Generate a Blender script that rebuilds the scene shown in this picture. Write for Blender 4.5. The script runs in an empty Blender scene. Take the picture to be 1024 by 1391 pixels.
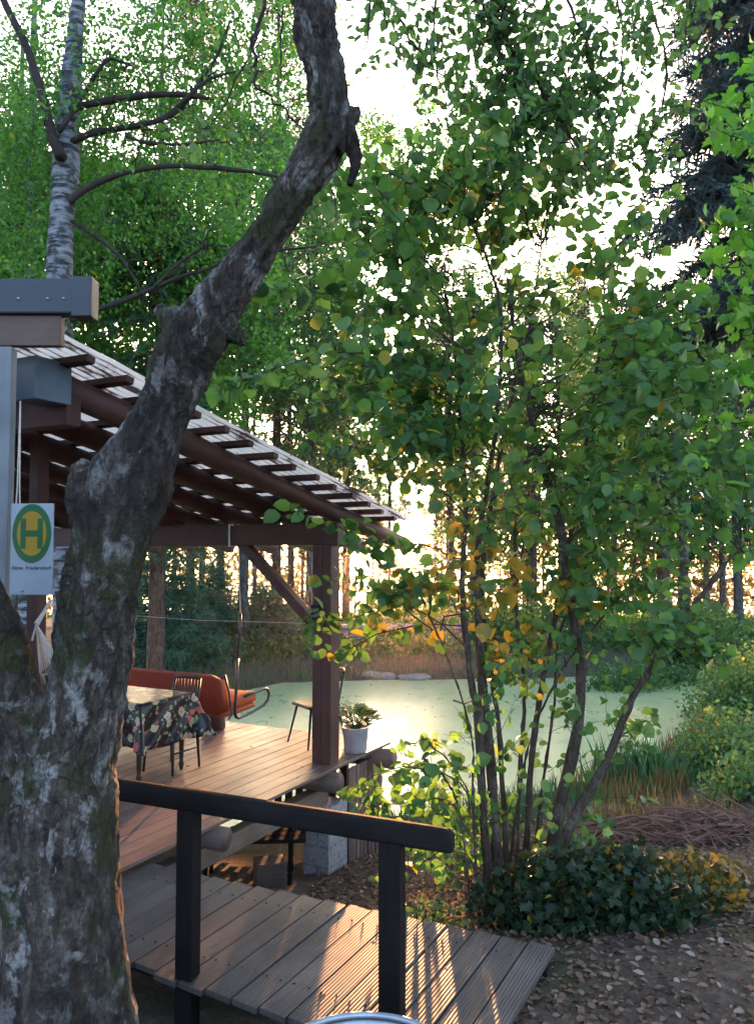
import bpy, math, random
import numpy as np
from mathutils import Vector, Matrix, noise

random.seed(7)
RNG = np.random.default_rng(7)
C = bpy.context.scene.collection
R = math.radians

# ------------------------------------------------------------------ camera numbers
F, HZ, H = 1080.0, 750.0, 2.15
PITCH = math.atan((HZ - 695.5) / F)
cp, sp = math.cos(PITCH), math.sin(PITCH)
def at(px, py, Y):
    a = (px - 512) / F; b = (695.5 - py) / F
    k = Y / (cp - b * sp)
    return Vector((a * k, Y, H + (sp + b * cp) * k))
def gnd(px, py, z):
    a = (px - 512) / F; b = (695.5 - py) / F
    k = (z - H) / (sp + b * cp)
    return Vector((a * k, (cp - b * sp) * k, z))
SUN_AZ = math.atan((562 - 512) / F)
SUN_EL = R(3.1)
HAZE = .00040

# deck frame: local x = along the cross beam to the right, local y = along the boards away from the camera
DA = R(27.5)
DO = Vector((-0.47, 8.14, 0))
DM = Matrix.Translation(DO) @ Matrix.Rotation(-DA, 4, 'Z')
def dk(x, y, z=0): return DM @ Vector((x, y, z))

# ------------------------------------------------------------------ mesh building
class MB:
    def __init__(s): s.v = []; s.f = []
    def add(s, verts, faces):
        n = len(s.v); s.v.extend([tuple(p) for p in verts]); s.f.extend([tuple(i + n for i in f) for f in faces])
    def box(s, c, h, rot=None, taper=1.0):
        vs = []
        for z in (-1, 1):
            t = taper if z > 0 else 1
            for x, y in ((-1, -1), (1, -1), (1, 1), (-1, 1)):
                p = Vector((x * h[0] * t, y * h[1] * t, z * h[2]))
                if rot is not None: p = rot @ p
                vs.append(p + Vector(c))
        s.add(vs, [(3, 2, 1, 0), (4, 5, 6, 7), (0, 1, 5, 4), (1, 2, 6, 5), (2, 3, 7, 6), (3, 0, 4, 7)])
    def bar(s, a, b, hw, hh, up=(0, 0, 1)):
        a = Vector(a); b = Vector(b); d = b - a; L = d.length; d.normalize()
        x = d.cross(Vector(up)); x.normalize(); z = x.cross(d)
        m = Matrix((x, d, z)).transposed()
        s.box((a + b) / 2, (hw, L / 2, hh), m)
    def tube(s, pts, rad, seg=8, cap=True, jit=0.0, rnd=None):
        pts = [Vector(p) for p in pts]; n = len(pts)
        if not hasattr(rad, '__len__'): rad = [rad] * n
        t0 = (pts[1] - pts[0]).normalized()
        x = t0.orthogonal().normalized()
        base = len(s.v)
        for i, p in enumerate(pts):
            if i == 0: t = t0
            elif i == n - 1: t = (pts[i] - pts[i - 1]).normalized()
            else:
                t = (pts[i + 1] - pts[i - 1])
                t = t.normalized() if t.length > 1e-9 else t0
            x = (x - t * x.dot(t))
            x = x.normalized() if x.length > 1e-6 else t.orthogonal().normalized()
            y = t.cross(x)
            for k in range(seg):
                a = 2 * math.pi * k / seg
                d = x * math.cos(a) + y * math.sin(a)
                r = rad[i]
                if jit: r *= 1 + jit * noise.noise((p + d * r) * 9.0)
                q = p + d * r
                s.v.append((q.x, q.y, q.z))
        for i in range(n - 1):
            for k in range(seg):
                a = base + i * seg + k; b = base + i * seg + (k + 1) % seg
                s.f.append((a, b, b + seg, a + seg))
        if cap:
            s.f.append(tuple(base + k for k in reversed(range(seg))))
            s.f.append(tuple(base + (n - 1) * seg + k for k in range(seg)))
    def lathe(s, c, prof, seg=28, cap_bottom=True, cap_top=False):
        base = len(s.v); c = Vector(c)
        for r, z in prof:
            for k in range(seg):
                a = 2 * math.pi * k / seg
                s.v.append((c.x + r * math.cos(a), c.y + r * math.sin(a), c.z + z))
        for i in range(len(prof) - 1):
            for k in range(seg):
                a = base + i * seg + k; b = base + i * seg + (k + 1) % seg
                s.f.append((a, b, b + seg, a + seg))
        if cap_bottom: s.f.append(tuple(base + k for k in reversed(range(seg))))
        if cap_top: s.f.append(tuple(base + (len(prof) - 1) * seg + k for k in range(seg)))
    def build(s, name, mat, parent=None, smooth=False, bevel=0.0):
        me = bpy.data.meshes.new(name); me.from_pydata(s.v, [], s.f); me.update()
        return link(name, me, mat, parent, smooth, bevel)

def link(name, me, mat, parent=None, smooth=False, bevel=0.0):
    o = bpy.data.objects.new(name, me); C.objects.link(o)
    if mat is not None:
        for m in (mat if isinstance(mat, (list, tuple)) else [mat]): me.materials.append(m)
    if smooth: me.polygons.foreach_set('use_smooth', [True] * len(me.polygons))
    if parent is not None: o.parent = parent
    if bevel:
        b = o.modifiers.new('Bevel', 'BEVEL'); b.width = bevel; b.segments = 2; b.limit_method = 'ANGLE'
    return o

def tag(o, label, cat, group=None):
    o['label'] = label; o['category'] = cat
    if group: o['group'] = group
    return o
def empty(name, loc=(0, 0, 0), rz=0.0, label=None, cat=None, group=None):
    o = bpy.data.objects.new(name, None); C.objects.link(o); o.location = loc; o.rotation_euler.z = rz
    o.empty_display_size = 0.1
    if label: tag(o, label, cat, group)
    return o
def deck_empty(name, label, cat, group=None):
    return empty(name, DO, -DA, label, cat, group)
def copy_tree(o, parent=None):
    c = o.copy(); C.objects.link(c)
    if parent: c.parent = parent
    for ch in list(o.children): copy_tree(ch, c)
    return c

# leaf templates: (verts, faces)
def tmpl_round():
    L = [(-.27, .05), (-.46, .36), (-.40, .68), (-.17, .90)]
    v = [(0, 0, 0), (0, .5, -.03), (0, 1.04, -.14)]
    lv = [(x, y, .26 * abs(x) - .13 * y * y) for x, y in L]
    rv = [(-x, y, z) for x, y, z in lv]
    v = v + lv + rv
    return np.array(v), [(0, 1, 2, 6, 5, 4, 3), (0, 7, 8, 9, 10, 2, 1)]
def tmpl_small():
    v = [(0, 0, 0), (-.30, .45, .08), (0, 1, -.1), (.30, .45, .08)]
    return np.array(v), [(0, 3, 2), (0, 2, 1)]
def tmpl_oval():
    v = [(0, 0, 0), (-.26, .22, .06), (-.29, .6, .05), (0, 1, -.12), (.29, .6, .05), (.26, .22, .06)]
    return np.array(v), [(0, 3, 2, 1), (0, 5, 4, 3)]
def tmpl_lobed():
    L = [(-.16, -.06), (-.48, .12), (-.30, .30), (-.56, .58), (-.26, .58), (-.16, .80)]
    v = [(0, 0, 0), (0, 1.05, -.12)]
    lv = [(x, y, .2 * abs(x) - .1 * y * y) for x, y in L]
    v = v + lv + [(-x, y, z) for x, y, z in lv]
    n = len(L)
    return np.array(v), [tuple([0, 1] + list(range(1 + n, 1, -1))), tuple([0] + list(range(2 + n, 2 + 2 * n)) + [1])]
def tmpl_blade():
    v = [(-.06, 0, 0), (.06, 0, 0), (.05, .6, -.05), (0, 1, -.14), (-.05, .6, -.05)]
    return np.array(v), [(0, 1, 2, 3, 4)]
def tmpl_needle():
    v = [(-.085, 0, 0), (.085, 0, 0), (0, 1, -.08)]
    return np.array(v), [(0, 1, 2)]
def tmpl_grass():
    v = [(-.035, 0, 0), (.035, 0, 0), (.025, .5, .08), (-.025, .5, .08), (0, 1, .34)]
    return np.array(v), [(0, 1, 2, 3), (3, 2, 4)]
T_ROUND, T_SMALL, T_OVAL, T_LOBED, T_BLADE, T_NEEDLE, T_GRASS = tmpl_round(), tmpl_small(), tmpl_oval(), tmpl_lobed(), tmpl_blade(), tmpl_needle(), tmpl_grass()

def nrm(a): return a / np.maximum(np.linalg.norm(a, axis=-1, keepdims=True), 1e-9)
def leaf_data(name, P, Nn, T, S, tm):
    P = np.asarray(P, float); Nn = nrm(np.asarray(Nn, float)); T = np.asarray(T, float); S = np.asarray(S, float)
    T = nrm(T - Nn * np.sum(T * Nn, 1, keepdims=True)); X = np.cross(T, Nn)
    tv, tf = tm
    V = P[:, None, :] + S[:, None, None] * (tv[None, :, 0, None] * X[:, None, :] + tv[None, :, 1, None] * T[:, None, :] + tv[None, :, 2, None] * Nn[:, None, :])
    n, k = len(P), len(tv)
    me = bpy.data.meshes.new(name)
    me.vertices.add(n * k); me.vertices.foreach_set('co', V.reshape(-1).astype(np.float32))
    flat = np.concatenate([np.array(f) for f in tf]); sizes = np.array([len(f) for f in tf])
    idx = (flat[None, :] + (np.arange(n) * k)[:, None]).reshape(-1)
    ls = np.tile(sizes, n); st = np.concatenate([[0], np.cumsum(ls)[:-1]])
    me.loops.add(len(idx)); me.loops.foreach_set('vertex_index', idx.astype(np.int32))
    me.polygons.add(len(ls)); me.polygons.foreach_set('loop_start', st.astype(np.int32)); me.polygons.foreach_set('loop_total', ls.astype(np.int32))
    me.update(calc_edges=True); me.validate()
    return me
def rand_dir(n, up=0.0):
    d = RNG.normal(size=(n, 3)); d = nrm(d); d[:, 2] += up
    return nrm(d)
def leaves(name, P, S, mat, parent, tm, up=.6, droop=-.35, T=None):
    n = len(P); Nn = rand_dir(n, up)
    Tt = rand_dir(n, droop) if T is None else T
    return link(name, leaf_data(name, P, Nn, Tt, S, tm), mat, parent)

# ------------------------------------------------------------------ materials
def newmat(name):
    m = bpy.data.materials.new(name); m.use_nodes = True
    nt = m.node_tree; nt.nodes.clear()
    out = nt.nodes.new('ShaderNodeOutputMaterial')
    return m, nt, out
def N(nt, t, **kw):
    n = nt.nodes.new(t)
    for k, v in kw.items():
        if k in n.inputs: n.inputs[k].default_value = v
        else: setattr(n, k, v)
    return n
def ramp(nt, fac, stops):
    r = nt.nodes.new('ShaderNodeValToRGB'); e = r.color_ramp.elements
    while len(e) < len(stops): e.new(0.5)
    for i, (p, c) in enumerate(stops):
        e[i].position = p; e[i].color = (*c, 1) if len(c) == 3 else c
    nt.links.new(fac, r.inputs[0]); return r.outputs[0]
def noise_tex(nt, vec, scale, detail=4, rough=.55, dist=0.0):
    n = N(nt, 'ShaderNodeTexNoise', Scale=scale, Detail=detail, Roughness=rough, Distortion=dist)
    if vec is not None: nt.links.new(vec, n.inputs['Vector'])
    return n.outputs['Fac']
def mapping(nt, scale=(1, 1, 1), rot=(0, 0, 0)):
    tc = nt.nodes.new('ShaderNodeTexCoord'); mp = nt.nodes.new('ShaderNodeMapping')
    mp.inputs['Scale'].default_value = scale; mp.inputs['Rotation'].default_value = rot
    nt.links.new(tc.outputs['Object'], mp.inputs['Vector']); return mp.outputs[0]
def mixc(nt, fac, a, b, mode='MIX'):
    m = nt.nodes.new('ShaderNodeMix'); m.data_type = 'RGBA'; m.blend_type = mode
    for sock, v in ((m.inputs['Factor'], fac), (m.inputs[6], a), (m.inputs[7], b)):
        if isinstance(v, (int, float)): sock.default_value = v
        elif isinstance(v, (tuple, list)): sock.default_value = (*v, 1) if len(v) == 3 else v
        else: nt.links.new(v, sock)
    return m.outputs[2]
def math_n(nt, op, a, b=0.0):
    m = nt.nodes.new('ShaderNodeMath'); m.operation = op
    for i, v in enumerate((a, b)):
        if isinstance(v, (int, float)): m.inputs[i].default_value = v
        else: nt.links.new(v, m.inputs[i])
    return m.outputs[0]
def bsdf(nt, out, col, rough=.7, spec=.4, bump=None, bstr=.4, bdist=.01, metal=0.0):
    p = N(nt, 'ShaderNodeBsdfPrincipled')
    if isinstance(col, (tuple, list)): p.inputs['Base Color'].default_value = (*col, 1)
    else: nt.links.new(col, p.inputs['Base Color'])
    if isinstance(rough, (int, float)): p.inputs['Roughness'].default_value = rough
    else: nt.links.new(rough, p.inputs['Roughness'])
    p.inputs['Specular IOR Level'].default_value = spec; p.inputs['Metallic'].default_value = metal
    if bump is not None:
        b = N(nt, 'ShaderNodeBump', Strength=bstr, Distance=bdist); nt.links.new(bump, b.inputs['Height'])
        nt.links.new(b.outputs[0], p.inputs['Normal'])
    nt.links.new(p.outputs[0], out.inputs[0]); return p
def m_wood(name, c0, c1, axis='y', rough=.6, island=.35, spec=.4, groove=0.0):
    m, nt, out = newmat(name)
    sc = {'x': (1.2, 26, 26), 'y': (26, 1.2, 26), 'z': (26, 26, 1.2)}[axis]
    g = noise_tex(nt, mapping(nt, sc), 1.0, 6, .65, .6)
    col = ramp(nt, g, [(.25, c0), (.75, c1)])
    blot = noise_tex(nt, mapping(nt), 2.3, 4)
    col = mixc(nt, ramp(nt, blot, [(.35, (0, 0, 0)), (.7, (.6, .6, .6))]), col, tuple(.45 * a for a in c0))
    ge = nt.nodes.new('ShaderNodeNewGeometry')
    k = math_n(nt, 'MULTIPLY_ADD', ge.outputs['Random Per Island'], island * 2)
    k.node.inputs[2].default_value = 1 - island
    mm = nt.nodes.new('ShaderNodeVectorMath'); mm.operation = 'SCALE'
    nt.links.new(col, mm.inputs[0]); nt.links.new(k, mm.inputs['Scale'])
    h = g
    if groove:
        w = N(nt, 'ShaderNodeTexWave', Scale=groove, Distortion=0.0); w.bands_direction = 'X'
        nt.links.new(mapping(nt), w.inputs['Vector'])
        h = math_n(nt, 'MULTIPLY_ADD', w.outputs['Fac'], 1.6); nt.links.new(g, h.node.inputs[2])
    rr = math_n(nt, 'MULTIPLY_ADD', blot, .35); rr.node.inputs[2].default_value = rough - .17
    bsdf(nt, out, mm.outputs[0], rr, spec, h, .55, .004)
    return m
def m_plain(name, c, rough=.6, spec=.4, var=.25, scale=8, metal=0.0, bstr=.2):
    m, nt, out = newmat(name)
    n = noise_tex(nt, mapping(nt), scale, 5)
    col = ramp(nt, n, [(.3, tuple(x * (1 - var) for x in c)), (.7, tuple(min(1, x * (1 + var)) for x in c))])
    bsdf(nt, out, col, rough, spec, n, bstr, .004, metal); return m
def m_leaf(name, stops, trans=.5, tcol=(1.3, 1.25, .5), rough=.5, spec=.35):
    m, nt, out = newmat(name)
    ge = nt.nodes.new('ShaderNodeNewGeometry')
    col = ramp(nt, ge.outputs['Random Per Island'], stops)
    p = N(nt, 'ShaderNodeBsdfPrincipled'); p.inputs['Roughness'].default_value = rough
    p.inputs['Specular IOR Level'].default_value = spec
    nt.links.new(col, p.inputs['Base Color'])
    t = nt.nodes.new('ShaderNodeBsdfTranslucent')
    nt.links.new(mixc(nt, 1.0, col, tcol, 'MULTIPLY'), t.inputs['Color'])
    x = nt.nodes.new('ShaderNodeMixShader'); x.inputs[0].default_value = trans
    nt.links.new(p.outputs[0], x.inputs[1]); nt.links.new(t.outputs[0], x.inputs[2])
    nt.links.new(x.outputs[0], out.inputs[0]); return m
def m_bark(name, dark, mid, light, moss, mossamt=.5, vs=3.0, scale=7.0, bd=.02, crack=0):
    m, nt, out = newmat(name)
    co = mapping(nt, (vs, vs, 1.0))
    a = noise_tex(nt, co, scale, 8, .7, .4)
    b = noise_tex(nt, mapping(nt, (1.5, 1.5, .8)), 5.5, 8, .68, .5)
    d = noise_tex(nt, mapping(nt), 2.6, 7, .68)
    col = ramp(nt, a, [(.36, dark), (.52, mid), (.7, tuple(.5 * x + .5 * y for x, y in zip(mid, light)))])
    col = mixc(nt, ramp(nt, b, [(.53, (0, 0, 0)), (.59, (.75, .75, .75))]), col, light)
    sp_ = noise_tex(nt, mapping(nt), 45, 4, .6)
    if crack: col = mixc(nt, ramp(nt, noise_tex(nt, mapping(nt, (1, 1, .5)), 1.9, 5, .6), [(.46, (0, 0, 0)), (.60, (.75, .75, .75))]), col, dark)
    col = mixc(nt, ramp(nt, d, [(.62 - mossamt * .2, (0, 0, 0)), (.70 - mossamt * .2, (.9, .9, .9))]), col, moss)
    col = mixc(nt, ramp(nt, sp_, [(.35, (.55, .55, .55)), (.6, (0, 0, 0))]), col, dark)
    hh = math_n(nt, 'ADD', a, math_n(nt, 'MULTIPLY', sp_, .35))
    if crack:
        wv = N(nt, 'ShaderNodeTexNoise', Scale=6.0, Detail=3.0); cm = mapping(nt, (1, 1, .42)); nt.links.new(cm, wv.inputs['Vector'])
        sv_ = nt.nodes.new('ShaderNodeVectorMath'); sv_.operation = 'SCALE'; sv_.inputs['Scale'].default_value = .16; nt.links.new(wv.outputs['Color'], sv_.inputs[0])
        ad = nt.nodes.new('ShaderNodeVectorMath'); ad.operation = 'ADD'; nt.links.new(cm, ad.inputs[0]); nt.links.new(sv_.outputs[0], ad.inputs[1])
        vo = N(nt, 'ShaderNodeTexVoronoi', Scale=crack); vo.feature = 'DISTANCE_TO_EDGE'; nt.links.new(ad.outputs[0], vo.inputs['Vector'])
        ce = ramp(nt, vo.outputs['Distance'], [(.0, (.3, .3, .3)), (.11, (1, 1, 1))])
        big = ramp(nt, noise_tex(nt, mapping(nt), 1.7, 3), [(.44, (.25, .25, .25)), (.60, (1, 1, 1))])
        ce = mixc(nt, big, (1, 1, 1), ce)
        col = mixc(nt, mixc(nt, ce, (.85, .85, .85), (0, 0, 0)), col, tuple(.6 * q for q in dark))
        hh = math_n(nt, 'ADD', hh, math_n(nt, 'MULTIPLY', ce, .32))
    bsdf(nt, out, col, .85, .2, hh, .8, bd); return m

M = {}
M['deck'] = m_wood('deck_wood', (.115, .07, .06), (.25, .165, .145), 'y', .38, .3, .5)
M['ramp'] = m_wood('ramp_wood', (.05, .042, .04), (.11, .095, .088), 'y', .5, .25, .45)
M['rampg'] = m_wood('ramp_wood_grooved', (.05, .045, .043), (.105, .097, .093), 'y', .55, .25, .4, groove=17.0)
M['dark_z'] = m_wood('dark_stained_wood', (.006, .005, .005), (.013, .011, .011), 'z', .85, .1, .12)
M['dark_x'] = m_wood('dark_stained_rail', (.007, .006, .006), (.015, .013, .012), 'x', .85, .1, .12)
M['redx'] = m_wood('red_brown_beam', (.05, .015, .011), (.095, .030, .022), 'x', .6, .15)
M['redy'] = m_wood('red_brown_rafter', (.06, .021, .016), (.12, .046, .036), 'y', .6, .25)
M['redz'] = m_wood('red_brown_post', (.055, .018, .014), (.105, .038, .030), 'z', .6, .25)
M['greyz'] = m_wood('weathered_grey_post', (.13, .135, .14), (.24, .25, .26), 'z', .7, .1)
M['slat'] = m_wood('weathered_slat', (.09, .058, .045), (.19, .125, .10), 'z', .7, .3)
M['logx'] = m_wood('log_wood', (.07, .045, .035), (.17, .115, .09), 'x', .7, .2)
M['logy'] = m_wood('timber_wood', (.12, .085, .06), (.26, .19, .14), 'y', .7, .2)
M['soffit'] = m_wood('soffit_wood', (.075, .04, .025), (.14, .08, .05), 'x', .6, .1)
M['chairwood'] = m_wood('chair_wood', (.02, .009, .007), (.05, .024, .018), 'z', .4, .15)
M['dark_metal'] = m_plain('anthracite_metal', (.022, .028, .036), .55, .5, .15, 3)
M['grey_metal'] = m_plain('blue_grey_metal', (.09, .12, .16), .45, .5, .25, 5)
M['zinc'] = m_plain('zinc_metal', (.30, .33, .36), .42, .6, .3, 9, .6)
M['tube'] = m_plain('swing_tube', (.018, .019, .021), .35, .6, .1, 5, 0)
M['pot'] = m_plain('pot_grey', (.33, .34, .35), .6, .4, .2, 9)
M['soil'] = m_plain('pot_soil', (.03, .022, .016), .95, .1, .3, 30)
M['rope'] = m_plain('rope_fibre', (.45, .40, .34), .9, .1, .2, 60)
M['white'] = m_plain('white_strap', (.6, .6, .6), .7, .2, .1, 20)
M['navy'] = m_plain('navy_cloth', (.018, .018, .045), .85, .1, .5, 20)
M['block'] = None

# concrete block pier
def mk_block():
    m, nt, out = newmat('concrete_block')
    br = N(nt, 'ShaderNodeTexBrick', Scale=1.0)
    br.inputs['Color1'].default_value = (.30, .29, .29, 1); br.inputs['Color2'].default_value = (.22, .21, .21, 1)
    br.inputs['Mortar'].default_value = (.12, .115, .11, 1)
    br.inputs['Mortar Size'].default_value = .012; br.inputs['Brick Width'].default_value = .34; br.inputs['Row Height'].default_value = .2
    sx_ = nt.nodes.new('ShaderNodeSeparateXYZ'); nt.links.new(mapping(nt), sx_.inputs[0]); cx_ = nt.nodes.new('ShaderNodeCombineXYZ')
    nt.links.new(math_n(nt, 'ADD', sx_.outputs[0], sx_.outputs[1]), cx_.inputs[0]); nt.links.new(sx_.outputs[2], cx_.inputs[1]); nt.links.new(cx_.outputs[0], br.inputs['Vector'])
    n = noise_tex(nt, mapping(nt), 30, 6)
    col = mixc(nt, .5, br.outputs['Color'], ramp(nt, n, [(.3, (.12, .115, .11)), (.7, (.42, .41, .40))]))
    bsdf(nt, out, col, .9, .2, n, .5, .01); return m
M['block'] = mk_block()
M['bark_apple'] = m_bark('apple_bark', (.016, .011, .008), (.078, .058, .045), (.34, .315, .29), (.036, .042, .012), .6, 2.2, 5.5, .05, 17)
M['bark_hazel'] = m_bark('hazel_bark', (.03, .02, .014), (.07, .048, .035), (.13, .10, .08), (.05, .05, .025), .1, 3, 9, .006)
M['bark_pine'] = m_bark('pine_bark', (.035, .022, .016), (.13, .068, .042), (.20, .12, .08), (.06, .05, .03), .05, 3, 4, .03)
M['bark_grey'] = m_bark('grey_bark', (.03, .027, .024), (.085, .075, .068), (.16, .15, .145), (.05, .055, .025), .2, 3, 4, .02)
M['twig'] = m_plain('twig_brown', (.035, .025, .02), .8, .2, .3, 8)
M['brush'] = m_plain('brush_brown', (.19, .105, .075), .85, .2, .4, 6)
def mk_birch():
    m, nt, out = newmat('birch_bark')
    a = noise_tex(nt, mapping(nt, (1, 1, 4.5)), 3.2, 5, .65)
    b = noise_tex(nt, mapping(nt), 5.0, 5)
    col = ramp(nt, a, [(.43, (.02, .02, .02)), (.52, (.17, .17, .18)), (.8, (.36, .36, .37))])
    col = mixc(nt, ramp(nt, b, [(.5, (0, 0, 0)), (.62, (1, 1, 1))]), col, (.05, .048, .045))
    bsdf(nt, out, col, .75, .25, a, .5, .01); return m
M['bark_birch'] = mk_birch()

G = lambda *s: list(s)
M['lf_hazel'] = m_leaf('hazel_leaf', [(0, (.042, .10, .036)), (.5, (.07, .165, .052)), (.96, (.10, .215, .07)), (.985, (.18, .20, .03)), (1, (.32, .24, .03))], .55, (1.6, 1.55, .6))
M['lf_apple'] = m_leaf('apple_leaf', [(0, (.05, .095, .038)), (.6, (.095, .18, .065)), (1, (.15, .25, .08))], .5, (1.4, 1.6, .7))
M['lf_birch'] = m_leaf('birch_leaf', [(0, (.05, .13, .035)), (.6, (.09, .22, .05)), (.96, (.14, .28, .06)), (1, (.34, .28, .04))], .55, (1.3, 1.6, .6))
M['lf_decid'] = m_leaf('woodland_leaf', [(0, (.05, .11, .045)), (.6, (.085, .17, .065)), (1, (.13, .23, .08))], .55, (1.3, 1.5, .7))
M['lf_maple'] = m_leaf('maple_leaf', [(0, (.05, .14, .03)), (.6, (.09, .23, .045)), (1, (.14, .30, .06))], .55, (1.3, 1.5, .5))
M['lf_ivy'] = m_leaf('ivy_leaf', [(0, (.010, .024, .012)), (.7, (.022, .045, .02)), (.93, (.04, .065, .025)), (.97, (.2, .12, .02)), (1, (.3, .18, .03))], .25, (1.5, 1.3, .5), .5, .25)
M['lf_bramble'] = m_leaf('bramble_leaf', [(0, (.03, .05, .02)), (.5, (.07, .09, .025)), (.75, (.22, .16, .03)), (1, (.42, .22, .035))], .45, (1.5, 1.2, .5))  # yellow-orange share of the leaves has the sunlight put into its colour
M['lf_shrub'] = m_leaf('shrub_leaf', [(0, (.07, .15, .06)), (.6, (.13, .24, .10)), (.88, (.20, .29, .09)), (1, (.46, .38, .05))], .5, (1.3, 1.4, .6))
M['lf_hosta'] = m_leaf('hosta_leaf', [(0, (.02, .07, .015)), (1, (.05, .13, .03))], .35, (1.3, 1.5, .6), .35, .5)
M['needle_spruce'] = m_leaf('spruce_needle', [(0, (.04, .095, .06)), (1, (.09, .17, .105))], .25, (1.0, 1.15, .95), .7, .2)
M['needle_dark'] = m_leaf('dark_spruce_needle', [(0, (.025, .045, .046)), (1, (.055, .085, .08))], .15, (1.2, 1.2, 1), .7, .2)
M['needle_pine'] = m_leaf('pine_needle', [(0, (.022, .045, .025)), (1, (.055, .085, .04))], .35, (1.4, 1.2, .7), .7, .2)
M['needle_dead'] = m_leaf('dry_twig', [(0, (.07, .045, .03)), (1, (.15, .10, .05))], .3, (1.6, 1.1, .6), .8, .1)
M['grass'] = m_leaf('bank_grass_blade', [(0, (.035, .10, .035)), (.8, (.07, .17, .06)), (1, (.13, .2, .06))], .18, (.7, 1.4, .4))
M['drygrass'] = m_leaf('dry_grass_blade', [(0, (.08, .09, .035)), (.5, (.2, .14, .06)), (1, (.34, .2, .08))], .45, (1.3, 1.1, .7))
M['litter'] = m_leaf('fallen_leaf', [(0, (.06, .034, .02)), (.5, (.15, .09, .055)), (.93, (.22, .15, .10)), (1, (.36, .29, .23))], .1, (1, .9, .7), .8, .2)

def mk_ground():
    m, nt, out = newmat('forest_ground')
    co = mapping(nt)
    a = noise_tex(nt, co, 1.1, 7, .65); b = noise_tex(nt, co, 14, 8, .7); c = noise_tex(nt, co, 60, 4, .7)
    col = ramp(nt, b, [(.3, (.045, .035, .028)), (.55, (.105, .075, .056)), (.75, (.19, .145, .115))])
    col = mixc(nt, ramp(nt, a, [(.5, (0, 0, 0)), (.62, (.7, .7, .7))]), col, (.06, .07, .03))
    col = mixc(nt, ramp(nt, c, [(.62, (0, 0, 0)), (.70, (.8, .8, .8))]), col, (.22, .185, .16))
    bsdf(nt, out, col, .95, .15, math_n(nt, 'ADD', b, c), .8, .02); return m
M['ground'] = mk_ground()
def mk_water():
    m, nt, out = newmat('duckweed_water')
    co = mapping(nt)
    a = noise_tex(nt, co, .35, 6, .6); b = noise_tex(nt, co, 60, 3)
    col = ramp(nt, a, [(.35, (.36, .44, .20)), (.65, (.47, .54, .28))])
    col = mixc(nt, ramp(nt, b, [(.55, (0, 0, 0)), (.75, (.5, .5, .5))]), col, (.12, .2, .09))
    c2 = noise_tex(nt, mapping(nt, (1, .45, 1)), 2.2, 6, .7)
    col = mixc(nt, ramp(nt, c2, [(.55, (0, 0, 0)), (.68, (.55, .55, .55))]), col, (.20, .28, .11))
    r = ramp(nt, c2, [(.35, (.26, .26, .26)), (.65, (.36, .36, .36))])
    bsdf(nt, out, col, r, .9, noise_tex(nt, co, 9, 3), .08, .02); return m
M['water'] = mk_water()
def mk_sheet():
    # corrugated translucent roofing with needles and moss caught in the valleys (along local y)
    m, nt, out = newmat('corrugated_plastic')
    d1 = noise_tex(nt, mapping(nt, (9, 1.2, 1)), 1.0, 6, .65)
    d2 = noise_tex(nt, mapping(nt), 3.0, 6, .7)
    wv = N(nt, 'ShaderNodeTexWave', Scale=4.13); wv.bands_direction = 'X'; nt.links.new(mapping(nt), wv.inputs['Vector'])
    dirt = ramp(nt, math_n(nt, 'ADD', math_n(nt, 'MULTIPLY', d1, math_n(nt, 'ADD', d2, .5)), math_n(nt, 'MULTIPLY', wv.outputs['Fac'], .26)), [(.56, (0, 0, 0)), (.66, (1, 1, 1))])
    col = mixc(nt, dirt, (.55, .53, .48), (.05, .036, .028))
    p = N(nt, 'ShaderNodeBsdfPrincipled'); nt.links.new(col, p.inputs['Base Color']); p.inputs['Roughness'].default_value = .4
    t = nt.nodes.new('ShaderNodeBsdfTranslucent'); nt.links.new(col, t.inputs['Color'])
    x = nt.nodes.new('ShaderNodeMixShader'); x.inputs[0].default_value = .75
    nt.links.new(p.outputs[0], x.inputs[1]); nt.links.new(t.outputs[0], x.inputs[2]); nt.links.new(x.outputs[0], out.inputs[0])
    return m
M['sheet'] = mk_sheet()
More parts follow.
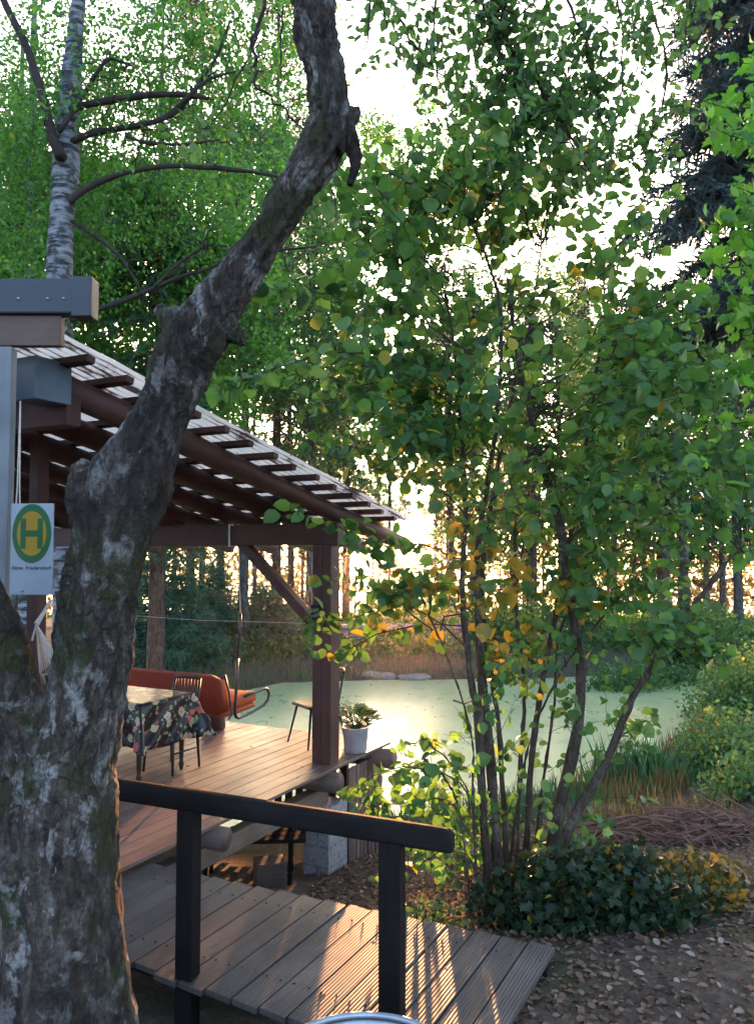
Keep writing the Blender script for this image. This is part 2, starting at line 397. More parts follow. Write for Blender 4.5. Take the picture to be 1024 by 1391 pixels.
def mk_cloth():
    m, nt, out = newmat('flowered_oilcloth')
    co = mapping(nt)
    wob = N(nt, 'ShaderNodeTexNoise', Scale=26.0, Detail=2.0); nt.links.new(co, wob.inputs['Vector'])
    dv = nt.nodes.new('ShaderNodeVectorMath'); dv.operation = 'SCALE'; dv.inputs['Scale'].default_value = .075
    nt.links.new(wob.outputs['Color'], dv.inputs[0])
    av = nt.nodes.new('ShaderNodeVectorMath'); av.operation = 'ADD'; nt.links.new(co, av.inputs[0]); nt.links.new(dv.outputs[0], av.inputs[1])
    v1 = N(nt, 'ShaderNodeTexVoronoi', Scale=8.5, Randomness=.85); nt.links.new(av.outputs[0], v1.inputs['Vector'])
    v2 = N(nt, 'ShaderNodeTexVoronoi', Scale=15.0, Randomness=1.0); nt.links.new(av.outputs[0], v2.inputs['Vector'])
    sep = nt.nodes.new('ShaderNodeSeparateColor'); nt.links.new(v1.outputs['Color'], sep.inputs[0])
    flower = ramp(nt, sep.outputs[0], [(0, (.42, .06, .05)), (.55, (.50, .15, .11)), (.68, (.46, .33, .2)), (1, (.5, .42, .28))])
    petal = ramp(nt, v1.outputs['Distance'], [(.0, (.45, .30, .18)), (.22, (1, 1, 1)), (.9, (.75, .75, .75))])
    flower = mixc(nt, 1.0, flower, petal, 'MULTIPLY')
    leafc = ramp(nt, v2.outputs['Distance'], [(0, (.20, .24, .12)), (.6, (.26, .29, .17))])
    base = (.008, .006, .007)
    col = mixc(nt, ramp(nt, v2.outputs['Distance'], [(.25, (1, 1, 1)), (.31, (0, 0, 0))]), base, leafc)
    col = mixc(nt, ramp(nt, v1.outputs['Distance'], [(.35, (1, 1, 1)), (.41, (0, 0, 0))]), col, flower)
    bsdf(nt, out, col, .3, .3); return m
M['cloth'] = mk_cloth()
M['cushion'] = m_plain('orange_cushion', (.48, .10, .03), .7, .3, .12, 14)
M['cushback'] = m_plain('shaded_red_swing_back', (.24, .028, .012), .55, .4, .12, 6)  # darker red than the cushions: shade on the swing's back put into the colour
M['sign'] = m_plain('sign_white', (.27, .30, .33), .4, .4, .08, 10)
M['s_green'] = m_plain('sign_green', (.015, .09, .025), .4, .4, .08, 10)
M['s_yellow'] = m_plain('sign_yellow', (.32, .18, .012), .4, .4, .08, 10)
M['s_black'] = m_plain('sign_lettering', (.02, .025, .03), .5, .3, .1, 10)
M['s_grey'] = m_plain('sign_small_print', (.28, .32, .36), .5, .3, .1, 10)
M['rock'] = m_plain('stone_grey', (.20, .19, .18), .9, .2, .35, 12, 0, .6)
M['tarp'] = m_plain('grey_sheeting', (.20, .23, .27), .5, .4, .3, 3)
M['bluerag'] = m_plain('blue_sheeting', (.08, .13, .32), .6, .3, .4, 9)

# ------------------------------------------------------------------ terrain
POND = np.array([(-3.4, 10.4), (-1.5, 10.8), (.4, 11.3), (1.6, 11.8), (3.0, 12.6), (4.4, 13.8), (5.7, 15.6), (7.4, 18.4), (9.6, 22.0), (12.5, 24.5), (12.0, 26.0), (8.5, 24.2), (4.5, 23.0), (0, 22.8), (-2.6, 22.3), (-3.8, 20.5), (-4.3, 16), (-4.2, 12)])
def pond_sd(x, y):
    x = np.asarray(x, float); y = np.asarray(y, float)
    d = np.full(x.shape, 1e9); ins = np.zeros(x.shape, bool)
    n = len(POND)
    for i in range(n):
        a = POND[i]; b = POND[(i + 1) % n]; e = b - a
        t = np.clip(((x - a[0]) * e[0] + (y - a[1]) * e[1]) / (e @ e), 0, 1)
        d = np.minimum(d, np.hypot(x - a[0] - t * e[0], y - a[1] - t * e[1]))
        c = ((a[1] > y) != (b[1] > y)) & (x < (b[0] - a[0]) * (y - a[1]) / (b[1] - a[1] + 1e-12) + a[0])
        ins ^= c
    return np.where(ins, -d, d)
def sstep(a, b, x):
    t = np.clip((x - a) / (b - a), 0, 1); return t * t * (3 - 2 * t)
WZ = -1.5
def hgt(x, y):
    x = np.asarray(x, float); y = np.asarray(y, float)
    d = pond_sd(x, y)
    far = sstep(15, 20, y)
    near_p = WZ + .12 * sstep(0, .5, d) + 1.05 * sstep(.3, 7.0, d)
    far_p = WZ + .62 * sstep(0, 1.3, d) + .10 * sstep(1, 8, d)
    h = near_p * (1 - far) + far_p * far
    h = np.where(d < 0, WZ - .35 * np.clip(-d, 0, 1), h)
    bump = .05 * np.sin(x * 1.3 + .7 * y) * np.sin(y * 1.1 - .4 * x) + .025 * np.sin(3.1 * x + 1.7 * y)
    h = h + bump * sstep(.2, 1.5, d)
    h = h - .075 * np.clip(y - 29, 0, 500) * sstep(29, 40, y)
    # hollow under the near side of the walkway
    h = h - .35 * sstep(4.5, 4.0, y) * sstep(.45, -.1, x)
    return h
def hz(x, y): return float(hgt(np.array([x]), np.array([y]))[0])

def axis_pts(a, b, fine, lim, grow=1.16):
    v = list(np.arange(a, b + 1e-6, fine)); st = fine
    while v[-1] < lim[1]: st *= grow; v.append(v[-1] + st)
    st = fine
    while v[0] > lim[0]: st *= grow; v.insert(0, v[0] - st)
    return np.array(v)
gx = axis_pts(-6, 9, .16, (-150, 150)); gy = axis_pts(0, 26, .16, (-25, 200))
X, Y = np.meshgrid(gx, gy); Z = hgt(X, Y)
nx, ny = len(gx), len(gy)
mb = MB(); mb.v = list(zip(X.ravel(), Y.ravel(), Z.ravel()))
mb.f = [(j * nx + i, j * nx + i + 1, (j + 1) * nx + i + 1, (j + 1) * nx + i) for j in range(ny - 1) for i in range(nx - 1)]
g = mb.build('ground', M['ground'], None, True); g['kind'] = 'structure'
mb = MB()
cen = POND.mean(0); ring = [(cen + (p - cen) * 1.06) for p in POND]
mb.add([(p[0], p[1], WZ + .01) for p in ring], [tuple(range(len(ring)))])
wtr = mb.build('pond_water', M['water']); wtr['kind'] = 'structure'

# ------------------------------------------------------------------ deck (local frame: x right, y along the boards)
dkr = deck_empty('deck', 'reddish brown raised wooden deck beside the pond, boards shining towards the water', 'deck')
mb = MB(); i = 0; x = .08
while x > -5.2:
    wd = .142
    y0 = -3.02 if i < 1 else -3.75 - .35 * min(1, max(0, (i - 1) / 6.0))
    mb.box((x - wd / 2, (y0 + 1.19 + random.uniform(-.006, .006)) / 2, -.014 + random.uniform(-.0012, .0012)), (wd / 2, (1.19 - y0) / 2, .014))
    x -= wd + .007; i += 1
mb.build('floor_boards', M['deck'], dkr, False, .003)
for y, xe, r in ((-2.95, .0, .085), (-1.86, .14, .095), (-.1, .16, .105), (.98, .22, .105)):
    mb = MB(); mb.tube([(xe, y, -.03 - r), (-1.2, y, -.032 - r), (-4.6, y, -.032 - r)], [r, r * .96, r], 18, True, .06)
    mb.build('joist_log', M['logx'], dkr, True)
mb = MB(); mb.box((-.16, -1.3, -.33), (.075, 1.42, .085)); mb.build('support_beam', M['logy'], dkr, False, .02)
mb = MB(); mb.box((-4.2, -1.3, -.33), (.075, 2.2, .085)); mb.build('support_beam', M['logy'], dkr, False, .02)
mb = MB(); mb.box((-.13, .13, -.86), (.15, .19, .445)); mb.build('concrete_pier', M['block'], dkr, False, .012)
mb = MB(); mb.box((-.13, 1.0, -.75), (.07, .07, .52)); mb.build('corner_post', M['redz'], dkr, False, .008)
mb = MB(); y = .36
while y < 1.12:
    b = random.uniform(-1.16, -1.10)
    mb.box((.02 + random.uniform(-.004, .004), y, (b - .11) / 2), (.011, .036, (-.11 - b) / 2)); y += .086
mb.box((-.005, .74, -.42), (.012, .40, .035)); mb.box((-.005, .74, -.98), (.012, .40, .035))
mb.build('slat_skirt', M['slat'], dkr, False, .002)
mb = MB(); x = -.45
while x > -4.4:
    mb.box((x, 1.05, -.62 + random.uniform(-.02, .02)), (.048, .011, .50)); x -= .15
mb.box((-2.4, 1.07, -1.0), (2.0, .015, .04)); mb.box((-2.4, 1.07, -.3), (2.0, .015, .04))
mb.build('slat_skirt', M['redz'], dkr, False, .002)

# walkway ramp
rp = deck_empty('walkway_ramp', 'weathered grey plank walkway sloping from the deck down to the leafy ground', 'walkway')
def ramp_z(x): return -.055 - .066 * max(0, x - .1)
mbA, mbB = MB(), MB(); x = .09; i = 0
while x < 2.86:
    wd = .155
    xc = x + wd / 2
    far = -2.66 + .187 * (xc - .0); near = -3.72 + .105 * (xc - .0)
    if 0.0 < xc < .98: near = -3.69 + .04 * xc
    if xc > 1.05: near -= .05
    far += random.uniform(-.008, .008); near += random.uniform(-.008, .008)
    far = min(far, -2.1)
    (mbA if xc < 1.35 else mbB).box((xc, (near + far) / 2, ramp_z(xc) - .016 + random.uniform(-.002, .002)), (wd / 2, (far - near) / 2, .016), Matrix.Rotation(.066, 3, 'Y'))
    x += wd + .008; i += 1
scr = MB(); x = .09
while x < 2.86:
    for dx in (.035, .12):
        xc = x + dx
        for yb in (-3.5 + .105 * xc, -2.86 + .187 * xc):
            scr.tube([(xc + random.uniform(-.006, .006), yb + random.uniform(-.01, .01), ramp_z(x + .078) - .066 * (dx - .078) + q_) for q_ in (-.004, .0022)], .0052, 8)
    x += .163
scr.build('screws', M['soil'], rp)
mbA.build('smooth_boards', M['ramp'], rp, False, .003)
mbB.build('grooved_boards', M['rampg'], rp, False, .003)
mb = MB(); mb.bar((.1, -3.5, -.16), (2.6, -3.22, -.33), .03, .07); mb.bar((.1, -2.8, -.16), (2.85, -2.3, -.33), .03, .07)
mb.build('joist', M['dark_x'], rp, False, .004)

# handrail
h0, h1 = Vector((-1.60, 4.58, .83)), Vector((.375, 3.985, .73))
hd = (h1 - h0); ha = math.atan2(hd.y, hd.x)
hr = empty('handrail', (0, 0, 0), 0, 'almost black wooden handrail on two posts along the walkway', 'handrail')
def rail_pt(x): return h0 + hd * ((x - h0.x) / hd.x)
L = hd.length
ro = MB(); prof = []
for k in range(20):
    a = 2 * math.pi * k / 20
    cx = math.copysign(abs(math.cos(a)) ** .55, math.cos(a)) * .05; cz = math.copysign(abs(math.sin(a)) ** .55, math.sin(a)) * .056
    prof.append((cx, cz))
vs = []
for t, sc, sh in ((0, 1, 0), (.02, 1, 0), (L * .5, 1, 0), (L - .09, 1, 0), (L - .03, .97, .0), (L, .78, -.008)):
    for px_, pz_ in prof: vs.append((t, px_ * sc, pz_ * sc + sh))
fs = []
for j in range(5):
    for k in range(20): fs.append((j * 20 + k, (j + 1) * 20 + k, (j + 1) * 20 + (k + 1) % 20, j * 20 + (k + 1) % 20))
fs += [tuple(range(20)), tuple(reversed(range(100, 120)))]
ro.add(vs, fs); o = ro.build('rail', M['dark_x'], hr, False)
o.location = h0; o.rotation_euler = Vector((hd.x, hd.y, hd.z)).to_track_quat('X', 'Z').to_euler()
for x, hw in ((-1.02, .05), (.075, .056)):
    p = rail_pt(x); b = -.75
    mb = MB(); mb.box((0, 0, 0), (hw, hw, (p.z - .045 - b) / 2))
    o = mb.build('post', M['dark_z'], hr, False, .006); o.location = (p.x, p.y, (p.z - .045 + b) / 2); o.rotation_euler.z = ha

# ------------------------------------------------------------------ pergola
pg = deck_empty('pergola', 'red brown log pergola over the deck with a corrugated see-through roof', 'pergola')
RS = .19
def rz_(y): return 2.59 - RS * y
mb = MB(); mb.box((-.165, .085, 1.11), (.055, .085, 1.11)); mb.build('post', M['redz'], pg, False, .006)
mb = MB(); mb.box((-.054, .09, 1.11), (.0535, .09, 1.11)); mb.build('post', M['redz'], pg, False, .006)
mb = MB(); mb.box((-3.6, .085, 1.11), (.1, .085, 1.11)); mb.build('post', M['redz'], pg, False, .006)
mb = MB(); mb.box((-2.25, .085, 2.335), (2.32, .07, .112)); mb.build('cross_beam', M['redx'], pg, False, .008)
mb = MB(); mb.bar((-1.2, .085, 2.27), (-.2, .085, 1.36), .05, .055, (0, 1, 0)); mb.build('brace', M['redx'], pg, False, .005)
for k in range(7):
    xr = -.05 - .68 * k
    mb = MB(); rr = [.095 * random.uniform(.88, 1.08) for _ in range(6)]
    ys = [-3.55, -2.4, -1.2, 0, 1.0, 1.95 - .12 * random.random()]
    mb.tube([(xr + random.uniform(-.012, .012), y, rz_(y) + random.uniform(-.008, .008)) for y in ys], rr, 16, True, .05)
    ro_ = mb.build('rafter', M['redy'], pg, True)
    if k == 0: rafter0 = ro_
y = -3.78
while y < 1.3:
    mb = MB(); mb.box((-2.05, y, rz_(y) + .122), (2.32 + random.uniform(-.03, .03), .034, .024), Matrix.Rotation(-math.atan(RS), 3, 'X'))
    mb.build('batten', M['redx'], pg, False, .003); y += .341
mb = MB(); mb.box((-2.05, -3.35, 3.07), (2.1, .06, .10)); mb.build('rear_beam', M['redx'], pg, False, .006)
mb = MB(); mb.box((-3.6, -3.35, 1.5), (.08, .08, 1.5)); mb.build('post', M['redz'], pg, False, .006)
mb = MB(); mb.box((-.86, -2.86, 1.5), (.05, .05, 1.5)); mb.build('post', M['redz'], pg, False, .006)
# corrugated sheet
xs = np.arange(-4.5, .335, .0095); ysr = np.linspace(-3.92, 1.28, 34)
mb = MB(); nX = len(xs)
for y in ysr:
    for x in xs: mb.v.append((x, y, rz_(y) + .165 + .009 * math.sin(2 * math.pi * x / .076) + .004 * math.sin(y * 9.2)))
mb.f = [(j * nX + i, j * nX + i + 1, (j + 1) * nX + i + 1, (j + 1) * nX + i) for j in range(len(ysr) - 1) for i in range(nX - 1)]
mb.build('roof_sheet', M['sheet'], pg, True)
# metal wrap on the first rafter's upper end
mb = MB(); mb.box((-.05, -3.52, rz_(-3.5) - .02), (.108, .14, .135)); mb.build('metal_cap', M['grey_metal'], rafter0, False, .006)
mb = MB(); mb.tube([(-1.3, .005, 2.46), (-1.3, .005, 2.215), (-1.3, .165, 2.215), (-1.3, .165, 2.46)], .012, 6)
mb.build('strap', M['white'], pg)
# dark blue rag tied on the post
mb = MB()
for k in range(9):
    z = 1.37 + .030 * k; r_ = .052 + .012 * math.sin(k * 1.9) + .008 * math.sin(k * .8)
    for j in range(14):
        a = 2 * math.pi * j / 14
        q = 1 + .16 * math.sin(3 * a + k)
        mb.v.append((-.165 + r_ * q * math.cos(a), -.035 + .6 * r_ * q * math.sin(a), z))
for k in range(8):
    for j in range(14):
        mb.f.append((k * 14 + j, k * 14 + (j + 1) % 14, (k + 1) * 14 + (j + 1) % 14, (k + 1) * 14 + j))
mb.f += [tuple(reversed(range(14))), tuple(range(112, 126))]
o = mb.build('cloth_bundle', M['navy'], None, True); o.location = DO; o.rotation_euler.z = -DA
tag(o, 'dark blue cloth bundle hanging on the pergola post below the brace', 'cloth')
# thin line strung behind the deck
mb = MB(); mb.tube([dk(-3.6, .17, 1.40), dk(-1.9, .17, 1.372), dk(-.17, .17, 1.40)], .002, 5)
tag(mb.build('clothes_line', M['white']), 'thin pale cord strung level between the pergola posts', 'cord')

# ------------------------------------------------------------------ swing seat
sw = deck_empty('swing_seat', 'orange hanging swing seat with dark tube arms facing the pond', 'swing seat')
def sheet_box(prof, x0, x1, nseg=14):  # extrude a closed y/z profile along x with slight puff
    m = MB(); n = len(prof)
    for k in range(nseg + 1):
        t = k / nseg; x = x0 + (x1 - x0) * t
        e = min(t, 1 - t); s_ = 1 - .22 * max(0, 1 - e / .04) ** 2
        cy = sum(p[0] for p in prof) / n; cz = sum(p[1] for p in prof) / n
        for y, z in prof: m.v.append((x, cy + (y - cy) * s_, cz + (z - cz) * s_))
    for k in range(nseg):
        for j in range(n):
            m.f.append((k * n + j, k * n + (j + 1) % n, (k + 1) * n + (j + 1) % n, (k + 1) * n + j))
    m.f += [tuple(reversed(range(n))), tuple(nseg * n + j for j in range(n))]
    return m
X0, X1 = -3.0, -1.30
def rounded(pts, r=.03, k=4):
    out = []; n = len(pts)
    for i in range(n):
        p = Vector(pts[i]); a = (Vector(pts[i - 1]) - p); b = (Vector(pts[(i + 1) % n]) - p)
        ra = min(r, a.length * .45, b.length * .45); a.normalize(); b.normalize()
        for j in range(k + 1):
            t = j / k; out.append(tuple((p + a * ra * (1 - t) ** 2 + b * ra * t ** 2)))
    return out
sheet_box(rounded([(-.17, .82), (-.12, .83), (.02, .38), (-.03, .36)], .02), X0, X1).build('back_panel', M['cushback'], sw, True)
sheet_box(rounded([(-.11, .81), (-.02, .80), (.12, .44), (.03, .42)], .035), X0 + .03, X1 - .03).build('back_cushion', M['cushion'], sw, True)
for k in range(3):
    a = X0 + .03 + k * (X1 - X0 - .06) / 3
    sheet_box(rounded([(.04, .40), (.05, .50), (.62, .54), (.64, .44)], .04), a + .006, a + (X1 - X0 - .06) / 3 - .006, 10).build('seat_cushion', M['cushion'], sw, True)
    sheet_box(rounded([(.03, .335), (.03, .395), (.60, .435), (.62, .375)], .025), a + .006, a + (X1 - X0 - .06) / 3 - .006, 10).build('lower_cushion', M['cushion'], sw, True)
for x in (X0 - .03, X1 + .035):
    mb = MB()
    arc = [(x, .12, .98), (x, .115, .75), (x, .09, .50), (x, .085, .40), (x, .10, .35), (x, .15, .325), (x, .40, .345), (x, .62, .385), (x, .70, .43), (x, .725, .50), (x, .69, .56), (x, .62, .575), (x, .40, .555), (x, .25, .545)]
    mb.tube(arc, .017, 10); mb.build('arm_tube', M['tube'], sw, True)
    mb = MB(); mb.tube([(x, .12, .97), (x, .165, 1.30), (x, .17, 1.47)], .014, 8); mb.build('hanger_rod', M['tube'], sw, True)
    mb = MB(); mb.tube([(x, .17, 1.46), (x, .14, 1.9), (x, .13, 2.23)], .007, 6); mb.build('rope', M['rope'], sw)
    mb = MB(); mb.tube([(x, -.155, .80), (x, -.10, .83), (x, -.02, .62), (x, .03, .38), (x, -.02, .345)], .012, 8); mb.build('side_trim', M['tube'], sw, True)

# log stool under the swing
o = MB(); o.lathe((0, 0, 0), [(.135, .0), (.145, .02), (.138, .15), (.142, .24), (.135, .255)], 26, True, True)
o = o.build('log_stool', M['redz'], None, True); o.location = dk(-2.12, .78, .002)
tag(o, 'short round log stool standing on the deck under the orange swing', 'stool')

# ------------------------------------------------------------------ table, cloth, chairs
tb = deck_empty('dining_table', 'rectangular wooden table under the flowered cloth on the deck', 'table')
TX0, TX1, TY0, TY1, TH = -2.35, -1.16, -1.46, -.74, .75
mb = MB(); mb.box(((TX0 + TX1) / 2, (TY0 + TY1) / 2, TH - .03), ((TX1 - TX0) / 2, (TY1 - TY0) / 2, .018)); mb.build('tabletop', M['chairwood'], tb, False, .005)
for x in (TX0 + .07, TX1 - .07):
    for y in (TY0 + .07, TY1 - .07):
        mb = MB(); mb.lathe((x, y, 0), [(.015, 0), (.02, .03), (.028, .06), (.018, .09), (.022, .14), (.033, .60), (.035, .702)], 12, True, True)
        mb.build('leg', M['chairwood'], tb, True)
cl = MB()
def cloth_mesh():
    nu, nv = 74, 64; ov = .40
    us = np.linspace(TX0 - ov, TX1 + .03 + ov, nu); vs_ = np.linspace(TY0 - ov, TY1 + ov, nv)
    idx = {}
    for j, v in enumerate(vs_):
        for i, u in enumerate(us):
            cx = min(max(u, TX0), TX1); cy = min(max(v, TY0), TY1)
            dx, dy = u - cx, v - cy; d = math.hypot(dx, dy); z = TH + .004
            if d > 1e-6:
                corner = abs(dx) > 1e-6 and abs(dy) > 1e-6
                # cloth hangs straight down, corners fold outwards
                hang = max(abs(dx), abs(dy)) if corner else d
                out = .015 + .05 * (1 - math.exp(-d * 3)) * (1 + .6 * math.sin((u + v) * 17))
                if corner: out += .11 * min(abs(dx), abs(dy)) / ov * 1.6
                px_ = cx + dx / d * out; py_ = cy + dy / d * out
                z = TH + .004 - hang + .012 * math.sin(u * 21 + v * 15)
                if hang < .03: z = TH + .004 - hang * hang / .03
            else: px_, py_ = cx, cy
            idx[i, j] = len(cl.v); cl.v.append((px_, py_, z))
    for j in range(nv - 1):
        for i in range(nu - 1): cl.f.append((idx[i, j], idx[i + 1, j], idx[i + 1, j + 1], idx[i, j + 1]))
cloth_mesh()
o = cl.build('tablecloth', M['cloth'], None, True); o.location = DO; o.rotation_euler.z = -DA
s_ = o.modifiers.new('Solidify', 'SOLIDIFY'); s_.thickness = .002
tag(o, 'black oilcloth with red and cream flowers draped over the table', 'tablecloth')

def make_chair(name, label, mx, rot, high=.92):
    r = empty(name, mx, rot, label, 'chair')
    m = MB(); m.box((0, 0, .44), (.20, .20, .018), None, .97); m.build('seat', M['chairwood'], r, False, .012)
    for sx in (-1, 1):
        m = MB(); m.tube([(sx * .185, -.19, 0), (sx * .165, -.165, .43)], [.011, .018], 10); m.build('leg', M['chairwood'], r, True)
        m = MB(); m.tube([(sx * .18, .205, 0), (sx * .168, .175, .43), (sx * .165, .185, .65), (sx * .16, .225, high - .05)], [.012, .019, .016, .013], 10); m.build('leg', M['chairwood'], r, True)
        m = MB(); m.tube([(sx * .172, -.175, .20), (sx * .172, .19, .20)], .009, 8); m.build('stretcher', M['chairwood'], r, True)
    m = MB()
    for z, d in ((high - .05, .225), (high - .20, .205), (.58, .188)):
        m.tube([(-.165, d, z), (-.06, d + .02, z + .004), (.06, d + .02, z + .004), (.165, d, z)], .017, 8)
    for k in range(7):
        x_ = -.125 + k * .0417
        m.tube([(x_, .192, .58), (x_, .228, high - .06)], .008, 6)
    m.build('backrest', M['chairwood'], r, True)
    return r
make_chair('dining_chair', 'dark chair with a slatted back pushed under the far side of the flowered table', dk(-1.33, -.84, 0), -DA)
make_chair('dining_chair', 'dark chair at the near side of the flowered table, half behind the trunk', dk(-1.70, -1.62, 0), -DA + math.pi + .15)
sc = empty('slender_chair', dk(-.62, .72, 0), -DA - .5, 'dark mid-century chair with splayed thin legs behind the pergola post', 'chair')
m = MB(); m.box((0, 0, .44), (.21, .21, .016), None, .95); m.build('seat', M['chairwood'], sc, False, .014)
for sx in (-1, 1):
    m = MB(); m.tube([(sx * .235, -.23, 0), (sx * .16, -.15, .43)], [.009, .016], 10); m.build('leg', M['chairwood'], sc, True)
    m = MB(); m.tube([(sx * .23, .26, 0), (sx * .175, .18, .43), (sx * .20, .25, .82)], [.009, .016, .011], 10); m.build('leg', M['chairwood'], sc, True)
m = MB(); m.tube([(-.25, .21, .80), (-.12, .285, .815), (.12, .285, .815), (.25, .21, .80)], [.016, .022, .022, .016], 10); m.build('backrest', M['chairwood'], sc, True)

# ------------------------------------------------------------------ pot with plant
pp = dk(-.055, .62, 0)
o = MB(); o.lathe((0, 0, 0), [(.118, 0), (.125, .01), (.138, .24), (.146, .25), (.146, .268), (.134, .268), (.128, .2)], 32, True, False)
po = empty('plant_pot', pp, 0, 'pale grey bucket-shaped pot standing at the deck edge beside the post', 'plant pot')
o.build('pot', M['pot'], po, True)
m = MB(); m.lathe((0, 0, .23), [(.0, .012), (.07, .008), (.128, 0)], 20, False); m.build('soil', M['soil'], po, True)
pl = empty('pot_plant', pp + Vector((0, 0, .24)), 0, 'leafy green plant growing in the grey pot at the deck edge', 'plant')
m = MB(); P = []; NN = []; TT = []; SS = []
for k in range(95):
    a = random.uniform(0, 2 * math.pi); rr = .02 + .20 * math.sqrt(random.random()); hh = .05 + .19 * (1 - (rr / .24) ** 2) * random.uniform(.55, 1)
    b = Vector((.03 * math.cos(a), .03 * math.sin(a), 0)); e = Vector((rr * math.cos(a), rr * math.sin(a), hh))
    if k % 2 == 0: m.tube([b, (b + e) / 2 + Vector((0, 0, .03)), e], .0035, 5)
    P.append(e); d = Vector((math.cos(a), math.sin(a), random.uniform(-.55, .1))).normalized()
    TT.append(d); NN.append(Vector((-.4 * math.cos(a) + random.uniform(-.3, .3), -.4 * math.sin(a) + random.uniform(-.3, .3), 1))); SS.append(random.uniform(.075, .13))
m.build('stalks', M['lf_hosta'], pl)
link('leaves', leaf_data('leaves', P, NN, TT, SS, T_OVAL), M['lf_hosta'], pl)

# ------------------------------------------------------------------ things under the deck
bn = empty('trestle_bench', dk(-.62, -.5, 0), -DA + .55, 'dark A-frame wooden bench standing under the deck', 'bench')
bz = hz(*dk(-.62, -.5)[:2])
bn.location.z = bz
m = MB()
for k in range(3): m.box((0, -.13 + .13 * k, .42), (.55, .058, .018))
m.build('seat', M['dark_x'], bn, False, .004)
for sx in (-.4, .4):
    for sy in (-1, 1):
        m = MB(); m.bar((sx, sy * .05, .40), (sx, sy * .22, 0), .03, .02, (1, 0, 0)); m.build('leg', M['dark_z'], bn, False, .003)
    m = MB(); m.bar((sx, -.15, .16), (sx, .15, .16), .02, .02); m.build('stretcher', M['dark_x'], bn, False, .003)
o = MB(); o.box((0, 0, .12), (.14, .12, .12)); o = o.build('wooden_block', M['logx'], None, False, .01)
q = dk(-.30, -.62); o.location = (q.x, q.y, hz(q.x, q.y)); o.rotation_euler.z = .3
tag(o, 'low dark wooden block lying on the ground beside the concrete pier', 'block')
o = MB(); o.bar((.45, -2.44, 0), (1.9, -2.17, 0), .012, .09)
o = o.build('edge_board', M['tarp'], None, False, .003); o.location = DO + Vector((0, 0, -.34)); o.rotation_euler.z = -DA
tag(o, 'blue grey edging board along the far edge of the plank walkway', 'board')

# ------------------------------------------------------------------ tub in front
q = at(495, 1458, 3.1); tz = hz(q.x, q.y)
tu = empty('zinc_tub', (q.x, q.y, tz), 0, 'round zinc tub with a rolled rim in front of the walkway', 'tub')
hh = q.z - tz
m = MB(); m.lathe((0, 0, 0), [(.32, 0), (.33, .01), (.375, hh - .02), (.377, hh - .01), (.36, hh - .02), (.32, .03), (0, .025)], 56, True); m.build('body', M['zinc'], tu, True)
m = MB(); m.tube([(.38 * math.cos(a), .38 * math.sin(a), hh) for a in np.linspace(0, 2 * math.pi, 57)], .013, 10, False); m.build('rim', M['zinc'], tu, True)

# ------------------------------------------------------------------ shed corner
sh = empty('shed', (0, 0, 0), 0, 'shed corner with anthracite metal roof edge and grey corner post', 'shed')
c = at(108, 372, 4.25)
ztop = c.z; xr = c.x
m = MB(); m.box((xr - 1.47, 4.36, ztop - .10), (1.42, .05, .098)); m.build('roof', M['dark_metal'], sh, False, .01)
m = MB()
m.box((xr - .005, 4.36, ztop - .105), (.055, .06, .112)); m.build('roof_corner', M['dark_metal'], sh, False, .006)
m = MB()
for px_ in (20, 60, 82): 
    q = at(px_, 402, 4.26); m.lathe((0, 0, 0), [(0, .008), (.007, .006), (.009, 0)], 8); 
    for k in range(len(m.v) - 24, len(m.v)):
        v = m.v[k]; m.v[k] = (q.x + v[0], 4.307 - v[2], q.z + v[1])
m.build('screw', M['zinc'], sh, True)
m = MB(); m.box((xr - 1.55, 4.37, ztop - .285), (1.42, .028, .085)); m.build('fascia_board', M['soffit'], sh, False, .004)
m = MB(); m.box((at(14, 750, 4.24).x - .06, 4.24, .85), (.06, .035, 2.4)); m.build('corner_post', M['greyz'], sh, False, .006)
m = MB(); m.box((-3.6, 4.75, 1.1), (1.0, .35, 2.2)); m.build('wall', M['greyz'], sh, False, .004)

# ------------------------------------------------------------------ bus stop sign
SY = 4.02
a_ = at(15, 684, SY); b_ = at(73, 808, SY)
sw_, shh = (b_.x - a_.x), (a_.z - b_.z); cx, cz = (a_.x + b_.x) / 2, (a_.z + b_.z) / 2
sg = empty('bus_stop_sign', (cx, SY, cz), R(-6), 'white bus stop sign with green and yellow H hanging beside the trunk', 'sign')
m = MB(); m.box((0, 0, 0), (sw_ / 2, .004, shh / 2)); m.build('panel', M['sign'], sg, False, .002)
def disc(rx, rz2, z, y0, y1, seg=48):
    m = MB()
    for yy in (y0, y1):
        for k in range(seg):
            a = 2 * math.pi * k / seg; m.v.append((rx * math.cos(a), yy, z + rz2 * math.sin(a)))
    m.f = [tuple(range(seg)), tuple(reversed(range(seg, 2 * seg)))] + [(k, seg + k, seg + (k + 1) % seg, (k + 1) % seg) for k in range(seg)]
    return m
ez = shh * .17
disc(sw_ * .46, shh * .325, ez, -.0052, -.004).build('green_disc', M['s_green'], sg)
disc(sw_ * .345, shh * .245, ez, -.0062, -.0052).build('yellow_disc', M['s_yellow'], sg)
m = MB(); hw_, hh2 = sw_ * .20, shh * .165
for sx in (-1, 1): m.box((sx * hw_, -.0067, ez), (sw_ * .062, .0006, hh2))
m.box((0, -.0067, ez), (hw_, .00055, shh * .035)); m.build('letter_h', M['s_green'], sg)
